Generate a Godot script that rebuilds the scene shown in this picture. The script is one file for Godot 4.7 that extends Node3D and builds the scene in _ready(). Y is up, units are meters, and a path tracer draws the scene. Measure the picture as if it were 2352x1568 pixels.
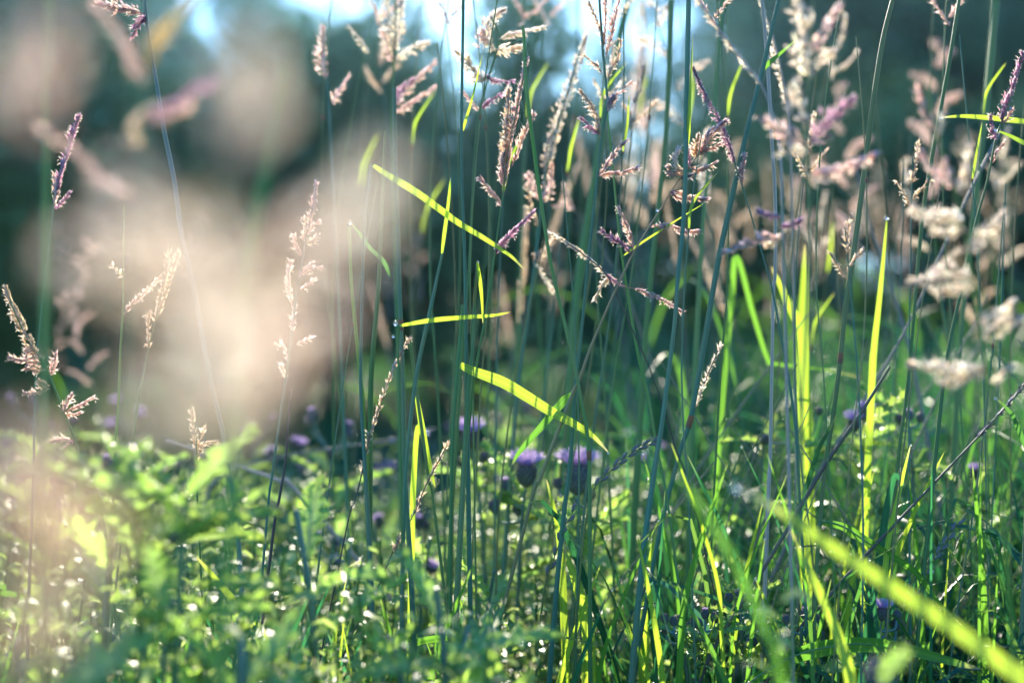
extends Node3D
# A backlit summer meadow seen low through a fast lens: grasses in flower, creeping thistle, a hedge and trees behind.

const EYE := Vector3(0.0, 0.62, 0.0)
const PITCH := -2.5
const FOCUS := 1.15
const UNIT := 0.72 / 2352.0        # width of one sketch unit at one metre from the lens (36 mm frame, 50 mm lens)
var look: Basis
var rng := RandomNumberGenerator.new()
var names := {}
var M := {}
var drop_mesh: SphereMesh

# ---------------------------------------------------------------- mesh building
class Shape:
	var v := PackedVector3Array()
	var n := PackedVector3Array()
	var c := PackedColorArray()
	var i := PackedInt32Array()

	func vert(p: Vector3, nn: Vector3, col: Color) -> int:
		v.append(p); n.append(nn); c.append(col)
		return v.size() - 1

	func tri(a: int, b: int, d: int) -> void:
		var g := (v[d] - v[a]).cross(v[b] - v[a])
		if g.dot(n[a] + n[b] + n[d]) < 0.0:
			i.append(a); i.append(d); i.append(b)
		else:
			i.append(a); i.append(b); i.append(d)

	func quad(a: int, b: int, d: int, e: int) -> void:
		tri(a, b, d)
		tri(a, d, e)

	# patchy: how far the colour wanders between green and straw along the tube
	func tube(p: PackedVector3Array, r0: float, r1: float, sides: int, ca: Color, cb: Color, cap := true, patchy := 0.0) -> void:
		var m := p.size()
		var t := (p[1] - p[0]).normalized()
		var side := t.cross(Vector3(0.3, 0.1, 1.0)).normalized()
		if side.length() < 0.5:
			side = Vector3.RIGHT
		var first := v.size()
		for k in m:
			var t2 := (p[min(k + 1, m - 1)] - p[max(k - 1, 0)]).normalized()
			side = (side - t2 * side.dot(t2)).normalized()
			var other := t2.cross(side)
			var f := float(k) / (m - 1)
			var r := lerpf(r0, r1, f)
			var col := ca.lerp(cb, f)
			if patchy > 0.0:
				var wander := 0.5 + 0.5 * sin(p[0].x * 911.0 + f * 9.0) * cos(p[0].z * 577.0 + f * 23.0)
				col = col.lerp(Color(0.30, 0.30, 0.12), patchy * wander)
				r *= 1.0 + 0.18 * sin(p[0].x * 431.0 + f * 7.0)
			for s in sides:
				var a := TAU * s / sides
				var d := side * cos(a) + other * sin(a)
				vert(p[k] + d * r, d, col * (1.0 + 0.22 * ((s * 7 + 3) % 5 - 2) * 0.5))
		for k in m - 1:
			for s in sides:
				var s2 := (s + 1) % sides
				quad(first + k * sides + s, first + k * sides + s2, first + (k + 1) * sides + s2, first + (k + 1) * sides + s)
		if cap:
			var e := vert(p[m - 1], (p[m - 1] - p[m - 2]).normalized(), cb)
			for s in sides:
				tri(first + (m - 1) * sides + s, first + (m - 1) * sides + (s + 1) % sides, e)

	# a leaf blade from base to tip, folded along its midrib
	func blade(p: PackedVector3Array, w: float, face: Vector3, fold: float, twist: float, ca: Color, cb: Color, tip: Color, grassy := true) -> void:
		var m := p.size()
		var first := v.size()
		for k in m:
			var f := float(k) / (m - 1)
			var t := (p[min(k + 1, m - 1)] - p[max(k - 1, 0)]).normalized()
			var nn := (face - t * face.dot(t)).normalized()
			nn = nn.rotated(t, twist * f)
			var side := t.cross(nn)
			var ww := w * 0.5
			if grassy:
				ww *= minf(1.0, 0.5 + f * 2.2) * pow(maxf(0.0, 1.0 - pow(f, 2.4)), 0.8) + 0.015
			else:
				ww *= sin(PI * clampf(f * 0.96 + 0.03, 0.0, 1.0))
			var col := ca.lerp(cb, f)
			if f > 0.86:
				col = col.lerp(tip, (f - 0.86) / 0.14)
			for s in 5:
				var u := (s - 2) / 2.0
				var q := p[k] + side * u * ww + nn * absf(u) * ww * fold
				var bend := (nn - side * u * fold * 0.8).normalized()
				vert(q, bend, col * (1.0 + [0.10, -0.10, 0.22, -0.06, 0.08][s]))
		for k in m - 1:
			for s in 4:
				quad(first + k * 5 + s, first + k * 5 + s + 1, first + (k + 1) * 5 + s + 1, first + (k + 1) * 5 + s)

	func spindle(p: Vector3, d: Vector3, side: Vector3, l: float, w: float, ca: Color, cb: Color, flat := 0.6) -> void:
		var other := d.cross(side).normalized()
		var a := vert(p, -d, ca)
		var first := v.size()
		for k in 2:
			var f := [0.32, 0.68][k] as float
			var r := w * 0.5 * ([1.0, 0.72][k] as float)
			var mid := ca.lerp(cb, [0.3, 0.75][k])
			for s in 4:
				var o: Vector3 = [side, other * flat, -side, -other * flat][s]
				vert(p + d * l * f + o * r, (o.normalized() + d * 0.25 * k).normalized(), mid)
		var e := vert(p + d * l, d, cb)
		for s in 4:
			var s2 := (s + 1) % 4
			tri(a, first + s, first + s2)
			quad(first + s, first + s2, first + 4 + s2, first + 4 + s)
			tri(first + 4 + s, first + 4 + s2, e)

	# a thin keeled scale, open on its inner side
	func glume(p: Vector3, d: Vector3, side: Vector3, l: float, w: float, ca: Color, cb: Color) -> void:
		var out := d.cross(side).normalized()
		var a := vert(p, out, ca)
		var b := vert(p + d * l * 0.42 + side * w * 0.5, (out + side * 0.6).normalized(), ca.lerp(cb, 0.45))
		var k := vert(p + d * l * 0.40 + out * w * 0.28, out, ca.lerp(cb, 0.35))
		var e := vert(p + d * l * 0.42 - side * w * 0.5, (out - side * 0.6).normalized(), ca.lerp(cb, 0.45))
		var t := vert(p + d * l, out, cb)
		tri(a, b, k)
		tri(a, k, e)
		tri(b, t, k)
		tri(k, t, e)

	func sliver(p: Vector3, q: Vector3, side: Vector3, w: float, col: Color) -> void:
		var nn := (q - p).cross(side).normalized()
		var a := vert(p - side * w * 0.5, nn, col)
		var b := vert(p + side * w * 0.5, nn, col)
		tri(a, b, vert(q, nn, col))

	func mesh(material: Material) -> ArrayMesh:
		var a := []
		a.resize(Mesh.ARRAY_MAX)
		a[Mesh.ARRAY_VERTEX] = v
		a[Mesh.ARRAY_NORMAL] = n
		a[Mesh.ARRAY_COLOR] = c
		a[Mesh.ARRAY_INDEX] = i
		var am := ArrayMesh.new()
		am.add_surface_from_arrays(Mesh.PRIMITIVE_TRIANGLES, a)
		am.surface_set_material(0, material)
		return am


func numbered(called: String) -> String:
	var k: int = names.get(called, 0)
	names[called] = k + 1
	return called if k == 0 else "%s_%03d" % [called, k]

func thing(called: String, label: String, category: String, at: Vector3, group := "") -> Node3D:
	var o := Node3D.new()
	o.name = numbered(called)
	add_child(o)
	o.position = at
	o.set_meta("kind", "thing")
	o.set_meta("label", label)
	o.set_meta("category", category)
	if group:
		o.set_meta("group", group)
	return o

func part(called: String, s: Shape, material: Material, parent: Node3D, label := "") -> MeshInstance3D:
	for k in s.v.size():
		s.v[k] -= parent.position
	return part_mesh(called, s.mesh(material), parent, label)

func part_mesh(called: String, m: Mesh, parent: Node3D, label := "") -> MeshInstance3D:
	var o := MeshInstance3D.new()
	o.name = called
	o.mesh = m
	parent.add_child(o, true)
	if label:
		o.set_meta("label", label)
	return o

func copy(o: Node3D, at: Vector3, turn: Vector3, size: float, label: String, group: String, called := "") -> Node3D:
	var r: Node3D = o.duplicate()
	r.name = numbered(called if called else str(o.get_meta("base_name")))
	add_child(r)
	r.position = at
	r.rotation = turn
	r.scale = Vector3.ONE * size
	r.set_meta("label", label)
	r.set_meta("group", group)
	return r

# ---------------------------------------------------------------- places and curves
func at(x: float, y: float, d: float) -> Vector3:
	return EYE + look * Vector3((x - 1176.0) * UNIT * d, -(y - 784.0) * UNIT * d, -d)

func smooth(p: PackedVector3Array, each := 5) -> PackedVector3Array:
	var o := PackedVector3Array()
	var m := p.size()
	for k in m - 1:
		for j in each:
			o.append(p[k].cubic_interpolate(p[k + 1], p[max(k - 1, 0)], p[min(k + 2, m - 1)], float(j) / each))
	o.append(p[m - 1])
	return o

func line(xy: Array, d: float, lean := 0.0) -> PackedVector3Array:
	var o := PackedVector3Array()
	var m := xy.size() / 2
	for k in m:
		o.append(at(xy[2 * k], xy[2 * k + 1], d + lean * (float(k) / maxf(1.0, m - 1) - 0.5)))
	return o

func ease_to_ground(p: PackedVector3Array) -> PackedVector3Array:
	# continues a stem, given from top to bottom, down into the soil
	var m := p.size()
	var last := p[m - 1]
	if last.y < 0.01:
		return p
	var d := (last - p[m - 2]).normalized()
	d.y = minf(d.y, -0.35)
	var foot := last + d * (last.y / -d.y)
	foot = foot.lerp(Vector3(last.x, 0, last.z), 0.45)
	foot.y = -0.015
	var mid := last.lerp(foot, 0.5) + Vector3(d.x, 0, d.z) * last.y * 0.08
	p.append(mid)
	p.append(foot)
	return p

func vary(c: Color, by := 0.15) -> Color:
	var f := 1.0 + rng.randf_range(-by, by)
	return Color(c.r * f * (1.0 + rng.randf_range(-by, by) * 0.5), c.g * f, c.b * f * (1.0 + rng.randf_range(-by, by) * 0.5))

# ---------------------------------------------------------------- colours of the matter (linear)
const TEAL := Color(0.055, 0.19, 0.115)
const GREEN := Color(0.075, 0.21, 0.055)
const OLIVE := Color(0.20, 0.20, 0.06)
const DARK := Color(0.075, 0.055, 0.055)
const PALE := Color(0.50, 0.42, 0.33)
const GREY := Color(0.22, 0.20, 0.18)
const LEAF := Color(0.14, 0.34, 0.04)
const LIME := Color(0.38, 0.54, 0.05)
const DEEP := Color(0.035, 0.17, 0.065)
const TIP := Color(0.42, 0.32, 0.18)
# base and tip of the florets
const PINK := [Color(0.72, 0.62, 0.46), Color(0.64, 0.40, 0.40)]
const PURPLE := [Color(0.50, 0.38, 0.40), Color(0.46, 0.22, 0.34)]
const CREAM := [Color(0.82, 0.74, 0.58), Color(0.82, 0.70, 0.56)]
const STRAW := [Color(0.70, 0.60, 0.42), Color(0.64, 0.48, 0.34)]
const ROSY := [Color(0.82, 0.70, 0.58), Color(0.78, 0.50, 0.46)]
const SLATE := [Color(0.20, 0.24, 0.22), Color(0.24, 0.22, 0.26)]

# ---------------------------------------------------------------- grass parts
# florets packed along an axis (base to tip); wide is the full width of the cluster in metres
func florets(s: Shape, p: PackedVector3Array, wide: float, two: Array, dense := 1.0, long := 0.0046, spread := 0.8, hairs := true, anthers := 0.12) -> void:
	var m := p.size()
	var total := 0.0
	for k in m - 1:
		total += p[k].distance_to(p[k + 1])
	wide *= 1.35
	long *= 1.0
	var count := int(clampf(total * (wide + 0.004) * 190000.0 * dense, 12, 520))
	for k in count:
		var f := (k + rng.randf()) / count
		var x := f * (m - 1.001)
		var q := p[int(x)].lerp(p[int(x) + 1], x - int(x))
		var t := (p[int(x) + 1] - p[int(x)]).normalized()
		var a := rng.randf() * TAU
		var side := t.cross(Vector3(cos(a), sin(a), 0.4 * sin(a * 2.0 + 1.0))).normalized()
		var shape := pow(sin(PI * clampf(pow(f, 0.8) * 0.88 + 0.11, 0.0, 1.0)), 0.8)
		var out := wide * 0.5 * shape * sqrt(rng.randf())
		var d := (t + side * spread * rng.randf_range(0.4, 1.5)).normalized()
		var l := long * rng.randf_range(0.75, 1.25)
		var tone := rng.randf_range(0.65, 1.3)
		var ca: Color = vary(two[0], 0.2) * tone
		var cb: Color = vary(two[1], 0.3) * tone
		var root := q + side * maxf(0.0, out - l * 0.45) - t * l * 0.35
		var across := d.cross(side.rotated(t, 1.0)).normalized()
		if across.length() < 0.5:
			across = d.cross(Vector3.UP).normalized()
		var keel := d.cross(across)
		s.glume(root, (d + keel * 0.16).normalized(), across, l, l * 0.38, ca, cb)
		s.glume(root, (d - keel * 0.14).normalized(), -across, l * 0.9, l * 0.32, ca * 1.1, cb)
		if hairs:
			for h in 3:
				var hp := root + d * l * rng.randf_range(0.5, 1.0)
				s.sliver(hp, hp + (d + side * rng.randf_range(0.2, 1.2) + across * rng.randf_range(-0.8, 0.8)).normalized() * l * 0.55, across, 0.00026, Color(0.8, 0.74, 0.66))
		if rng.randf() < anthers:
			var ap := root + side * l * 0.4 + d * l * 0.6
			var fall := (Vector3.DOWN + side * 0.8).normalized()
			s.spindle(ap, fall, fall.cross(Vector3(0.3, 0.2, 1)).normalized(), 0.0022, 0.0008, Color(0.82, 0.76, 0.66), Color(0.8, 0.72, 0.6))

# one shoot: stem given top to bottom
func shoot(called: String, label: String, xy: Array, d: float, w0: float, w1: float, col: Color, more := {}) -> Node3D:
	var lean: float = more.get("lean", rng.randf_range(-0.02, 0.02))
	var p := line(xy, d, lean)
	if not more.get("loose", false):
		p = ease_to_ground(p)
	p = smooth(p, 5)
	var o := thing(called, label, more.get("category", "grass"), Vector3(p[p.size() - 1].x, 0.0, p[p.size() - 1].z), more.get("group", ""))
	var s := Shape.new()
	var flip := p.duplicate()
	flip.reverse()
	var tint := vary(col, 0.12)
	s.tube(flip, w1 * UNIT * d * 0.58, w0 * UNIT * d * 0.58, 8, tint, more.get("top_col", tint.lerp(OLIVE, rng.randf_range(0.0, 0.45))), true, rng.randf_range(0.05, 0.5))
	part("stem", s, M.stem, o)
	for k in more.get("nodes", []):
		var q := at(k[0], k[1], d + lean * 0.5)
		var near := p[0]
		var after := p[1]
		for j in p.size() - 1:
			if p[j].distance_to(q) < near.distance_to(q):
				near = p[j]
				after = p[j + 1]
		var dir := (after - near).normalized()
		var r: float = k[2] * UNIT * d * 0.5
		s = Shape.new()
		s.tube(PackedVector3Array([near - dir * r * 2.0, near - dir * r * 0.8, near + dir * r * 0.8, near + dir * r * 2.0]), r, r * 1.12, 8, Color(0.34, 0.13, 0.05), Color(0.16, 0.09, 0.05))
		part("stem_joint", s, M.stem, o)
	for k in more.get("leaves", []):
		leaf(k, d, o)
	for k in more.get("heads", []):
		head(k, d, o)
	for k in more.get("dew", []):
		dew(o, at(k[0], k[1], d), k[2] * UNIT * d * 0.5)
	return o

# [points base to tip, width, colour, (face turn), (tip colour), (lean)]
func leaf(k: Array, d: float, o: Node3D, called := "leaf_blade") -> void:
	var lean: float = k[5] if k.size() > 5 else rng.randf_range(-0.03, 0.03)
	var p := smooth(line(k[0], d, lean), 6)
	var s := Shape.new()
	var face := (look * Vector3(0, 0.25, 1)).normalized()
	var t := (p[p.size() - 1] - p[0]).normalized()
	face = face.rotated(t, k[3] if k.size() > 3 else rng.randf_range(-0.5, 0.5))
	var col: Color = vary(k[2], 0.1)
	s.blade(p, k[1] * UNIT * d, face, 0.22, rng.randf_range(-0.35, 0.35), col, col, k[4] if k.size() > 4 else TIP)
	part(called, s, M.leaf, o)

# [points base to tip, width, colours, (density), (floret length)]; the first point lies on the stem
func head(k: Array, d: float, o: Node3D) -> void:
	var p := smooth(line(k[0], d, rng.randf_range(-0.012, 0.012)), 6)
	var s := Shape.new()
	var cut := int(p.size() * float(k[5] if k.size() > 5 else 0.12))
	var two: Array = k[2]
	s.tube(p, 0.0004, 0.00015, 5, (two[1] as Color) * 0.7, (two[1] as Color) * 0.7)
	florets(s, p.slice(cut), k[1] * UNIT * d, two, k[3] if k.size() > 3 else 1.0, k[4] if k.size() > 4 else 0.0046)
	part("flower_cluster", s, M.seed, o)

func dew(o: Node3D, p: Vector3, r: float) -> void:
	var m := part_mesh("dew_drop", drop_mesh, o)
	m.position = p - o.position
	m.scale = Vector3.ONE * r

# ---------------------------------------------------------------- thistle parts (local axes, y along the head)
func bud_shape(r: float, open: float) -> Array:
	var s := Shape.new()
	var rings := 9
	var sides := 12
	var first := 0
	for k in rings + 1:
		var f := float(k) / rings
		var rr := r * pow(sin(PI * (0.06 + f * 0.80)), 0.75)
		for j in sides:
			var a := TAU * j / sides
			s.vert(Vector3(cos(a) * rr, f * r * 2.5, sin(a) * rr), Vector3(cos(a), (f - 0.45) * 1.2, sin(a)).normalized(), Color(0.075, 0.10, 0.07))
	for k in rings:
		for j in sides:
			s.quad(first + k * sides + j, first + k * sides + (j + 1) % sides, first + (k + 1) * sides + (j + 1) % sides, first + (k + 1) * sides + j)
	var m := 84
	for k in m:
		var f := 0.06 + 0.88 * k / m
		var a := k * 2.399963
		var rr := r * pow(sin(PI * (0.06 + f * 0.80)), 0.75)
		var out := Vector3(cos(a), 0, sin(a))
		var base := Vector3(out.x * rr, f * r * 2.5, out.z * rr)
		var d := (Vector3.UP * 0.9 + out * (0.42 - 0.75 * (f - 0.3))).normalized()
		var tone := vary(Color(0.10, 0.135, 0.09), 0.25).lerp(Color(0.20, 0.11, 0.15), clampf(f * 1.4 - 0.75, 0.0, 0.7))
		s.spindle(base - d * r * 0.1, d, d.cross(out).normalized(), r * 0.62, r * 0.34, tone, tone.lerp(Color(0.06, 0.04, 0.07), 0.5), 0.35)
		s.sliver(base + d * r * 0.45, base + d * r * 0.62 + out * r * 0.16, d.cross(out).normalized(), r * 0.05, Color(0.42, 0.38, 0.30))
	var t := Shape.new()
	var count := int(10 + 110 * open)
	for k in count:
		var a := k * 2.399963
		var f := sqrt((k + 0.5) / count)
		var out := Vector3(cos(a), 0, sin(a))
		var from := Vector3(0, r * 2.25, 0) + out * r * 0.35 * f
		var reach := r * lerpf(0.3, 2.0, open) * rng.randf_range(0.85, 1.1)
		var d := (Vector3.UP + out * f * lerpf(0.25, 1.25, open)).normalized()
		var col := vary(Color(0.70, 0.54, 0.80), 0.15)
		t.tube(PackedVector3Array([from, from + d * reach * 0.6, from + (d + out * 0.15).normalized() * reach]), r * 0.05, r * 0.03, 3, col, col.lerp(Color(0.92, 0.84, 0.94), 0.7))
	return [s.mesh(M.bract), t.mesh(M.floret)]

# a lobed, wavy, spiny leaf along local x, base at the origin
func spiny_leaf(l: float, w: float, col: Color, seed_: int) -> ArrayMesh:
	var r := RandomNumberGenerator.new()
	r.seed = seed_
	var s := Shape.new()
	var m := 15
	var droop := r.randf_range(0.15, 0.5)
	for k in m:
		var f := float(k) / (m - 1)
		var lobe := 1.0 if k % 2 == 1 else 0.42
		var ww := w * 0.5 * sin(PI * clampf(f * 0.9 + 0.08, 0, 1)) * lobe + 0.0006
		var y := f * l * 0.25 - f * f * l * droop
		var wave := w * 0.16 * sin(k * 2.2 + r.randf())
		var mid := Vector3(f * l, y, 0)
		var c := col * r.randf_range(0.8, 1.2)
		s.vert(mid, Vector3(0.2, 1, 0).normalized(), c.lerp(Color(0.5, 0.55, 0.35), 0.35))
		for side in [-1.0, 1.0]:
			s.vert(mid + Vector3(l * 0.02, w * 0.10 + wave * 0.5 * side, side * ww * 0.55), Vector3(0, 1, -0.3 * side).normalized(), c)
			s.vert(mid + Vector3(l * 0.05 * lobe, w * 0.16 - wave * side, side * ww), Vector3(0, 1, 0.3 * side).normalized(), c * 0.9)
	for k in m - 1:
		var a := k * 5
		for side in [0, 2]:
			s.quad(a, a + 1 + side, a + 6 + side, a + 5)
			s.quad(a + 1 + side, a + 2 + side, a + 7 + side, a + 6 + side)
	for k in m:
		for side in [0, 2]:
			var p := s.v[k * 5 + 2 + side]
			var out := (p - s.v[k * 5]).normalized()
			for j in 2:
				var d := (out + Vector3(r.randf_range(-0.2, 0.8), r.randf_range(-0.3, 0.7), r.randf_range(-0.4, 0.4))).normalized()
				s.sliver(p, p + d * w * 0.16, d.cross(Vector3.UP).normalized(), w * 0.022, Color(0.66, 0.62, 0.42))
	return s.mesh(M.herb)

var leaf_meshes: Array = []
var bud_meshes: Array = []

func place_head(o: Node3D, p: Vector3, up: Vector3, r: float, kind: int) -> void:
	var pair: Array = bud_meshes[kind]
	var h := part_mesh("flower_head", pair[0], o)
	var y := up.normalized()
	var x := y.cross(Vector3(0.2, 0.1, 1)).normalized()
	h.transform = Transform3D(Basis(x, y, x.cross(y)).rotated(y, rng.randf() * TAU).scaled(Vector3.ONE * r), p - o.position)
	var t := part_mesh("floret_tuft", pair[1], h)
	t.position = Vector3.ZERO

func place_leaf(o: Node3D, p: Vector3, turn: float, rise: float, size: float) -> void:
	var m := part_mesh("leaf", leaf_meshes[rng.randi() % leaf_meshes.size()], o)
	m.transform = Transform3D(Basis(Vector3.UP, turn) * Basis(Vector3(0, 0, 1), rise) * Basis(Vector3(1, 0, 0), rng.randf_range(-0.5, 0.5)) * Basis.from_scale(Vector3.ONE * size), p - o.position)

# stem top-to-bottom in sketch units, heads [x, y, radius, kind (0 bud, 1 opening, 2 flower)]
func thistle(label: String, xy: Array, d: float, heads: Array, leaves := 9, group := "", lsize := 0.075) -> Node3D:
	var p := smooth(ease_to_ground(line(xy, d, 0.02)), 5)
	var o := thing("creeping_thistle", label, "thistle", Vector3(p[p.size() - 1].x, 0, p[p.size() - 1].z), group)
	var s := Shape.new()
	var flip := p.duplicate()
	flip.reverse()
	s.tube(flip, 0.0024, 0.0015, 8, Color(0.10, 0.19, 0.13), Color(0.12, 0.22, 0.16))
	part("stem", s, M.stem, o)
	for k in heads:
		var q := at(k[0], k[1], d + rng.randf_range(-0.02, 0.02))
		var r: float = k[2] * UNIT * d
		var from := p[0]
		for z in p:
			if z.y < q.y - r * 2.0 and z.distance_to(q) < from.distance_to(q) + r * 2.0:
				from = z
				break
		if from.distance_to(q) > 0.15:
			from = q + (from - q).normalized() * 0.15
		var foot := q - Vector3(0, r * 1.2, 0)
		var mid := from.lerp(foot, 0.55) + Vector3((foot.x - from.x) * 0.25, -0.2 * absf(foot.x - from.x), 0)
		s = Shape.new()
		s.tube(smooth(PackedVector3Array([from, mid, foot]), 4), 0.0011, 0.0009, 6, Color(0.12, 0.22, 0.16), Color(0.14, 0.22, 0.15))
		part("branch", s, M.stem, o)
		place_head(o, foot, (foot - mid).normalized() + Vector3.UP * 1.2, r, k[3])
	for k in leaves:
		var f := rng.randf_range(0.08, 0.9)
		var q := p[int(f * (p.size() - 1))]
		place_leaf(o, q, k * 2.4 + rng.randf_range(-0.4, 0.4), rng.randf_range(0.1, 0.8), lsize * rng.randf_range(0.5, 1.15))
	return o

# ---------------------------------------------------------------- plants that are repeated (local axes, base at the origin)
func tall_grass(kind: int) -> Node3D:
	var o := thing("tall_grass_plant", "", "grass", Vector3.ZERO)
	o.set_meta("base_name", "tall_grass_plant")
	var h := [0.92, 0.84, 1.0, 0.78, 0.88, 0.95][kind] as float
	var bend := rng.randf_range(-0.05, 0.05)
	var p := smooth(PackedVector3Array([Vector3(0, -0.02, 0), Vector3(bend * 0.2, h * 0.3, 0.005), Vector3(bend * 0.5, h * 0.6, 0.0), Vector3(bend, h * 0.82, 0.01), Vector3(bend * 1.9, h, 0.015)]), 5)
	var s := Shape.new()
	var col: Color = [TEAL, GREEN, TEAL, GREY, TEAL, PALE * 0.6][kind]
	s.tube(p, 0.0016, 0.0007, 6, col, col)
	part("stem", s, M.stem, o)
	var two: Array = [PINK, STRAW, CREAM, STRAW, STRAW, STRAW][kind]
	var m := p.size()
	if kind in [1, 3, 5]:
		s = Shape.new()
		florets(s, p.slice(m - 6), 0.008, two, 0.8, 0.0048, 0.35)
		part("flower_cluster", s, M.seed, o)
	else:
		for k in 7:
			var q := p[m - 1 - k]
			var a := k * 2.6 + kind
			var out := Vector3(cos(a), 0.7, sin(a)).normalized() * (0.022 + 0.006 * k)
			s = Shape.new()
			florets(s, smooth(PackedVector3Array([q, q + out * 0.6 + Vector3(0, 0.006, 0), q + out * 1.2]), 3), 0.011, two, 0.8, 0.0048)
			part("flower_cluster", s, M.seed, o)
	for k in 2:
		var q := p[int(m * (0.25 + 0.22 * k))]
		var a := rng.randf() * TAU
		var out := Vector3(cos(a), 0, sin(a))
		s = Shape.new()
		s.blade(smooth(PackedVector3Array([q, q + out * 0.05 + Vector3(0, 0.09, 0), q + out * 0.13 + Vector3(0, 0.13, 0), q + out * 0.22 + Vector3(0, 0.10, 0)]), 4), 0.006, Vector3(-out.x * 0.5, 1, -out.z * 0.5), 0.25, 0.4, LEAF, LEAF, TIP)
		part("leaf_blade", s, M.leaf, o)
	return o

func wild_thistle(kind: int) -> Node3D:
	var o := thing("creeping_thistle", "", "thistle", Vector3.ZERO)
	o.set_meta("base_name", "creeping_thistle")
	var h := [0.36, 0.42, 0.30, 0.39][kind] as float
	var p := smooth(PackedVector3Array([Vector3(0, -0.02, 0), Vector3(0.01, h * 0.4, 0.006), Vector3(-0.006, h * 0.75, -0.004), Vector3(0.008, h, 0)]), 5)
	var s := Shape.new()
	s.tube(p, 0.0028, 0.0016, 7, Color(0.10, 0.19, 0.12), Color(0.12, 0.22, 0.15))
	part("stem", s, M.stem, o)
	for k in 16:
		var f := 0.12 + 0.84 * k / 16.0
		place_leaf(o, p[int(f * (p.size() - 1))], k * 2.4, rng.randf_range(0.15, 0.9), lerpf(0.12, 0.055, f) * rng.randf_range(0.8, 1.15))
	if kind in [1, 3]:
		for k in 5:
			var a := k * 2.2 + kind
			var q := p[p.size() - 1 - (k % 3)]
			var foot := q + Vector3(cos(a) * 0.02, 0.022 + 0.006 * (k % 2), sin(a) * 0.02)
			s = Shape.new()
			s.tube(PackedVector3Array([q, q.lerp(foot, 0.6) + Vector3(cos(a), 0, sin(a)) * 0.004, foot]), 0.0011, 0.0009, 5, Color(0.12, 0.22, 0.16), Color(0.12, 0.22, 0.16))
			part("branch", s, M.stem, o)
			place_head(o, foot, Vector3(cos(a) * 0.4, 1, sin(a) * 0.4), 0.0052, (2 if k % 2 == 0 else 1) if kind == 3 else (k % 2))
	return o

func crown(seed_: int, size: Vector3, leaf_size: float, count: int, col: Color, thin := 0.0, lumps := 34) -> Shape:
	var r := RandomNumberGenerator.new()
	r.seed = seed_
	var s := Shape.new()
	var clumps := []
	for k in lumps:
		var d := Vector3(r.randfn(), r.randfn(), r.randfn()).normalized() * pow(r.randf(), 0.45)
		clumps.append([Vector3(d.x * size.x, d.y * size.y, d.z * size.z), r.randf_range(0.22, 0.40) * size.x * (1.0 - thin), r.randf_range(0.6, 1.35)])
	for k in count:
		var cl: Array = clumps[r.randi() % clumps.size()]
		var d := Vector3(r.randfn(), r.randfn(), r.randfn()).normalized()
		var p: Vector3 = cl[0] + d * cl[1] * pow(r.randf(), 0.4)
		var nn := Vector3(r.randfn(), r.randfn() + 0.8, r.randfn()).normalized()
		var t := nn.cross(Vector3(r.randfn(), r.randfn(), r.randfn())).normalized()
		var u := nn.cross(t)
		var l := leaf_size * r.randf_range(0.6, 1.3)
		var c := col * (cl[2] as float) * r.randf_range(0.7, 1.3)
		var a := s.vert(p - t * l * 0.5, nn, c)
		var b := s.vert(p + u * l * 0.28 + nn * l * 0.06, nn, c)
		var e := s.vert(p + t * l * 0.5, nn, c)
		var f := s.vert(p - u * l * 0.28 + nn * l * 0.06, nn, c)
		s.tri(a, b, e)
		s.tri(a, e, f)
	return s

func tree(kind: int) -> Node3D:
	var o := thing("field_tree", "", "tree", Vector3.ZERO)
	o.set_meta("base_name", "field_tree")
	var r := RandomNumberGenerator.new()
	r.seed = 70 + kind
	var s := Shape.new()
	var bark := Color(0.06, 0.05, 0.045)
	s.tube(smooth(PackedVector3Array([Vector3(0, -0.1, 0), Vector3(0.05, 1.2, 0), Vector3(-0.06, 2.6, 0.05), Vector3(0.05, 4.6, 0)]), 4), 0.2, 0.05, 9, bark, bark)
	part("trunk", s, M.bark, o)
	for k in 7:
		var a := k * 2.4
		var y := 1.2 + 0.45 * k
		s = Shape.new()
		s.tube(smooth(PackedVector3Array([Vector3(0, y, 0), Vector3(cos(a) * 0.7, y + 0.35, sin(a) * 0.7), Vector3(cos(a) * 1.5, y + 1.0, sin(a) * 1.5)]), 3), 0.07, 0.02, 6, bark, bark)
		part("limb", s, M.bark, o)
	var c := crown(200 + kind, [Vector3(2.0, 2.6, 2.0), Vector3(1.8, 2.3, 1.8), Vector3(2.0, 2.6, 2.0)][kind], 0.16, [12000, 10000, 2100][kind], Color(0.080, 0.150, 0.065), [0.0, 0.0, 0.15][kind], [34, 34, 16][kind])
	for k in c.v.size():
		c.v[k] += Vector3(0, 3.3, 0)
	part("crown", c, M.tree_leaf, o)
	return o

func shrub(kind: int) -> Node3D:
	var o := thing("hedge_shrub", "", "shrub", Vector3.ZERO)
	o.set_meta("base_name", "hedge_shrub")
	var s := Shape.new()
	var bark := Color(0.06, 0.05, 0.045)
	for k in 6:
		var a := k * 1.05 + kind
		s = Shape.new()
		s.tube(smooth(PackedVector3Array([Vector3(cos(a) * 0.06, -0.05, sin(a) * 0.06), Vector3(cos(a) * 0.22, 0.5, sin(a) * 0.22), Vector3(cos(a) * 0.45, 1.1, sin(a) * 0.45)]), 3), 0.018, 0.006, 6, bark, bark)
		part("trunk", s, M.bark, o)
	var c := crown(300 + kind, Vector3(0.75, 0.68, 0.6), 0.06, 9000, Color(0.080, 0.150, 0.065))
	for k in c.v.size():
		c.v[k] += Vector3(0, 0.72, 0)
		c.v[k].y = maxf(c.v[k].y, 0.0)
	part("crown", c, M.tree_leaf, o)
	return o

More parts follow.
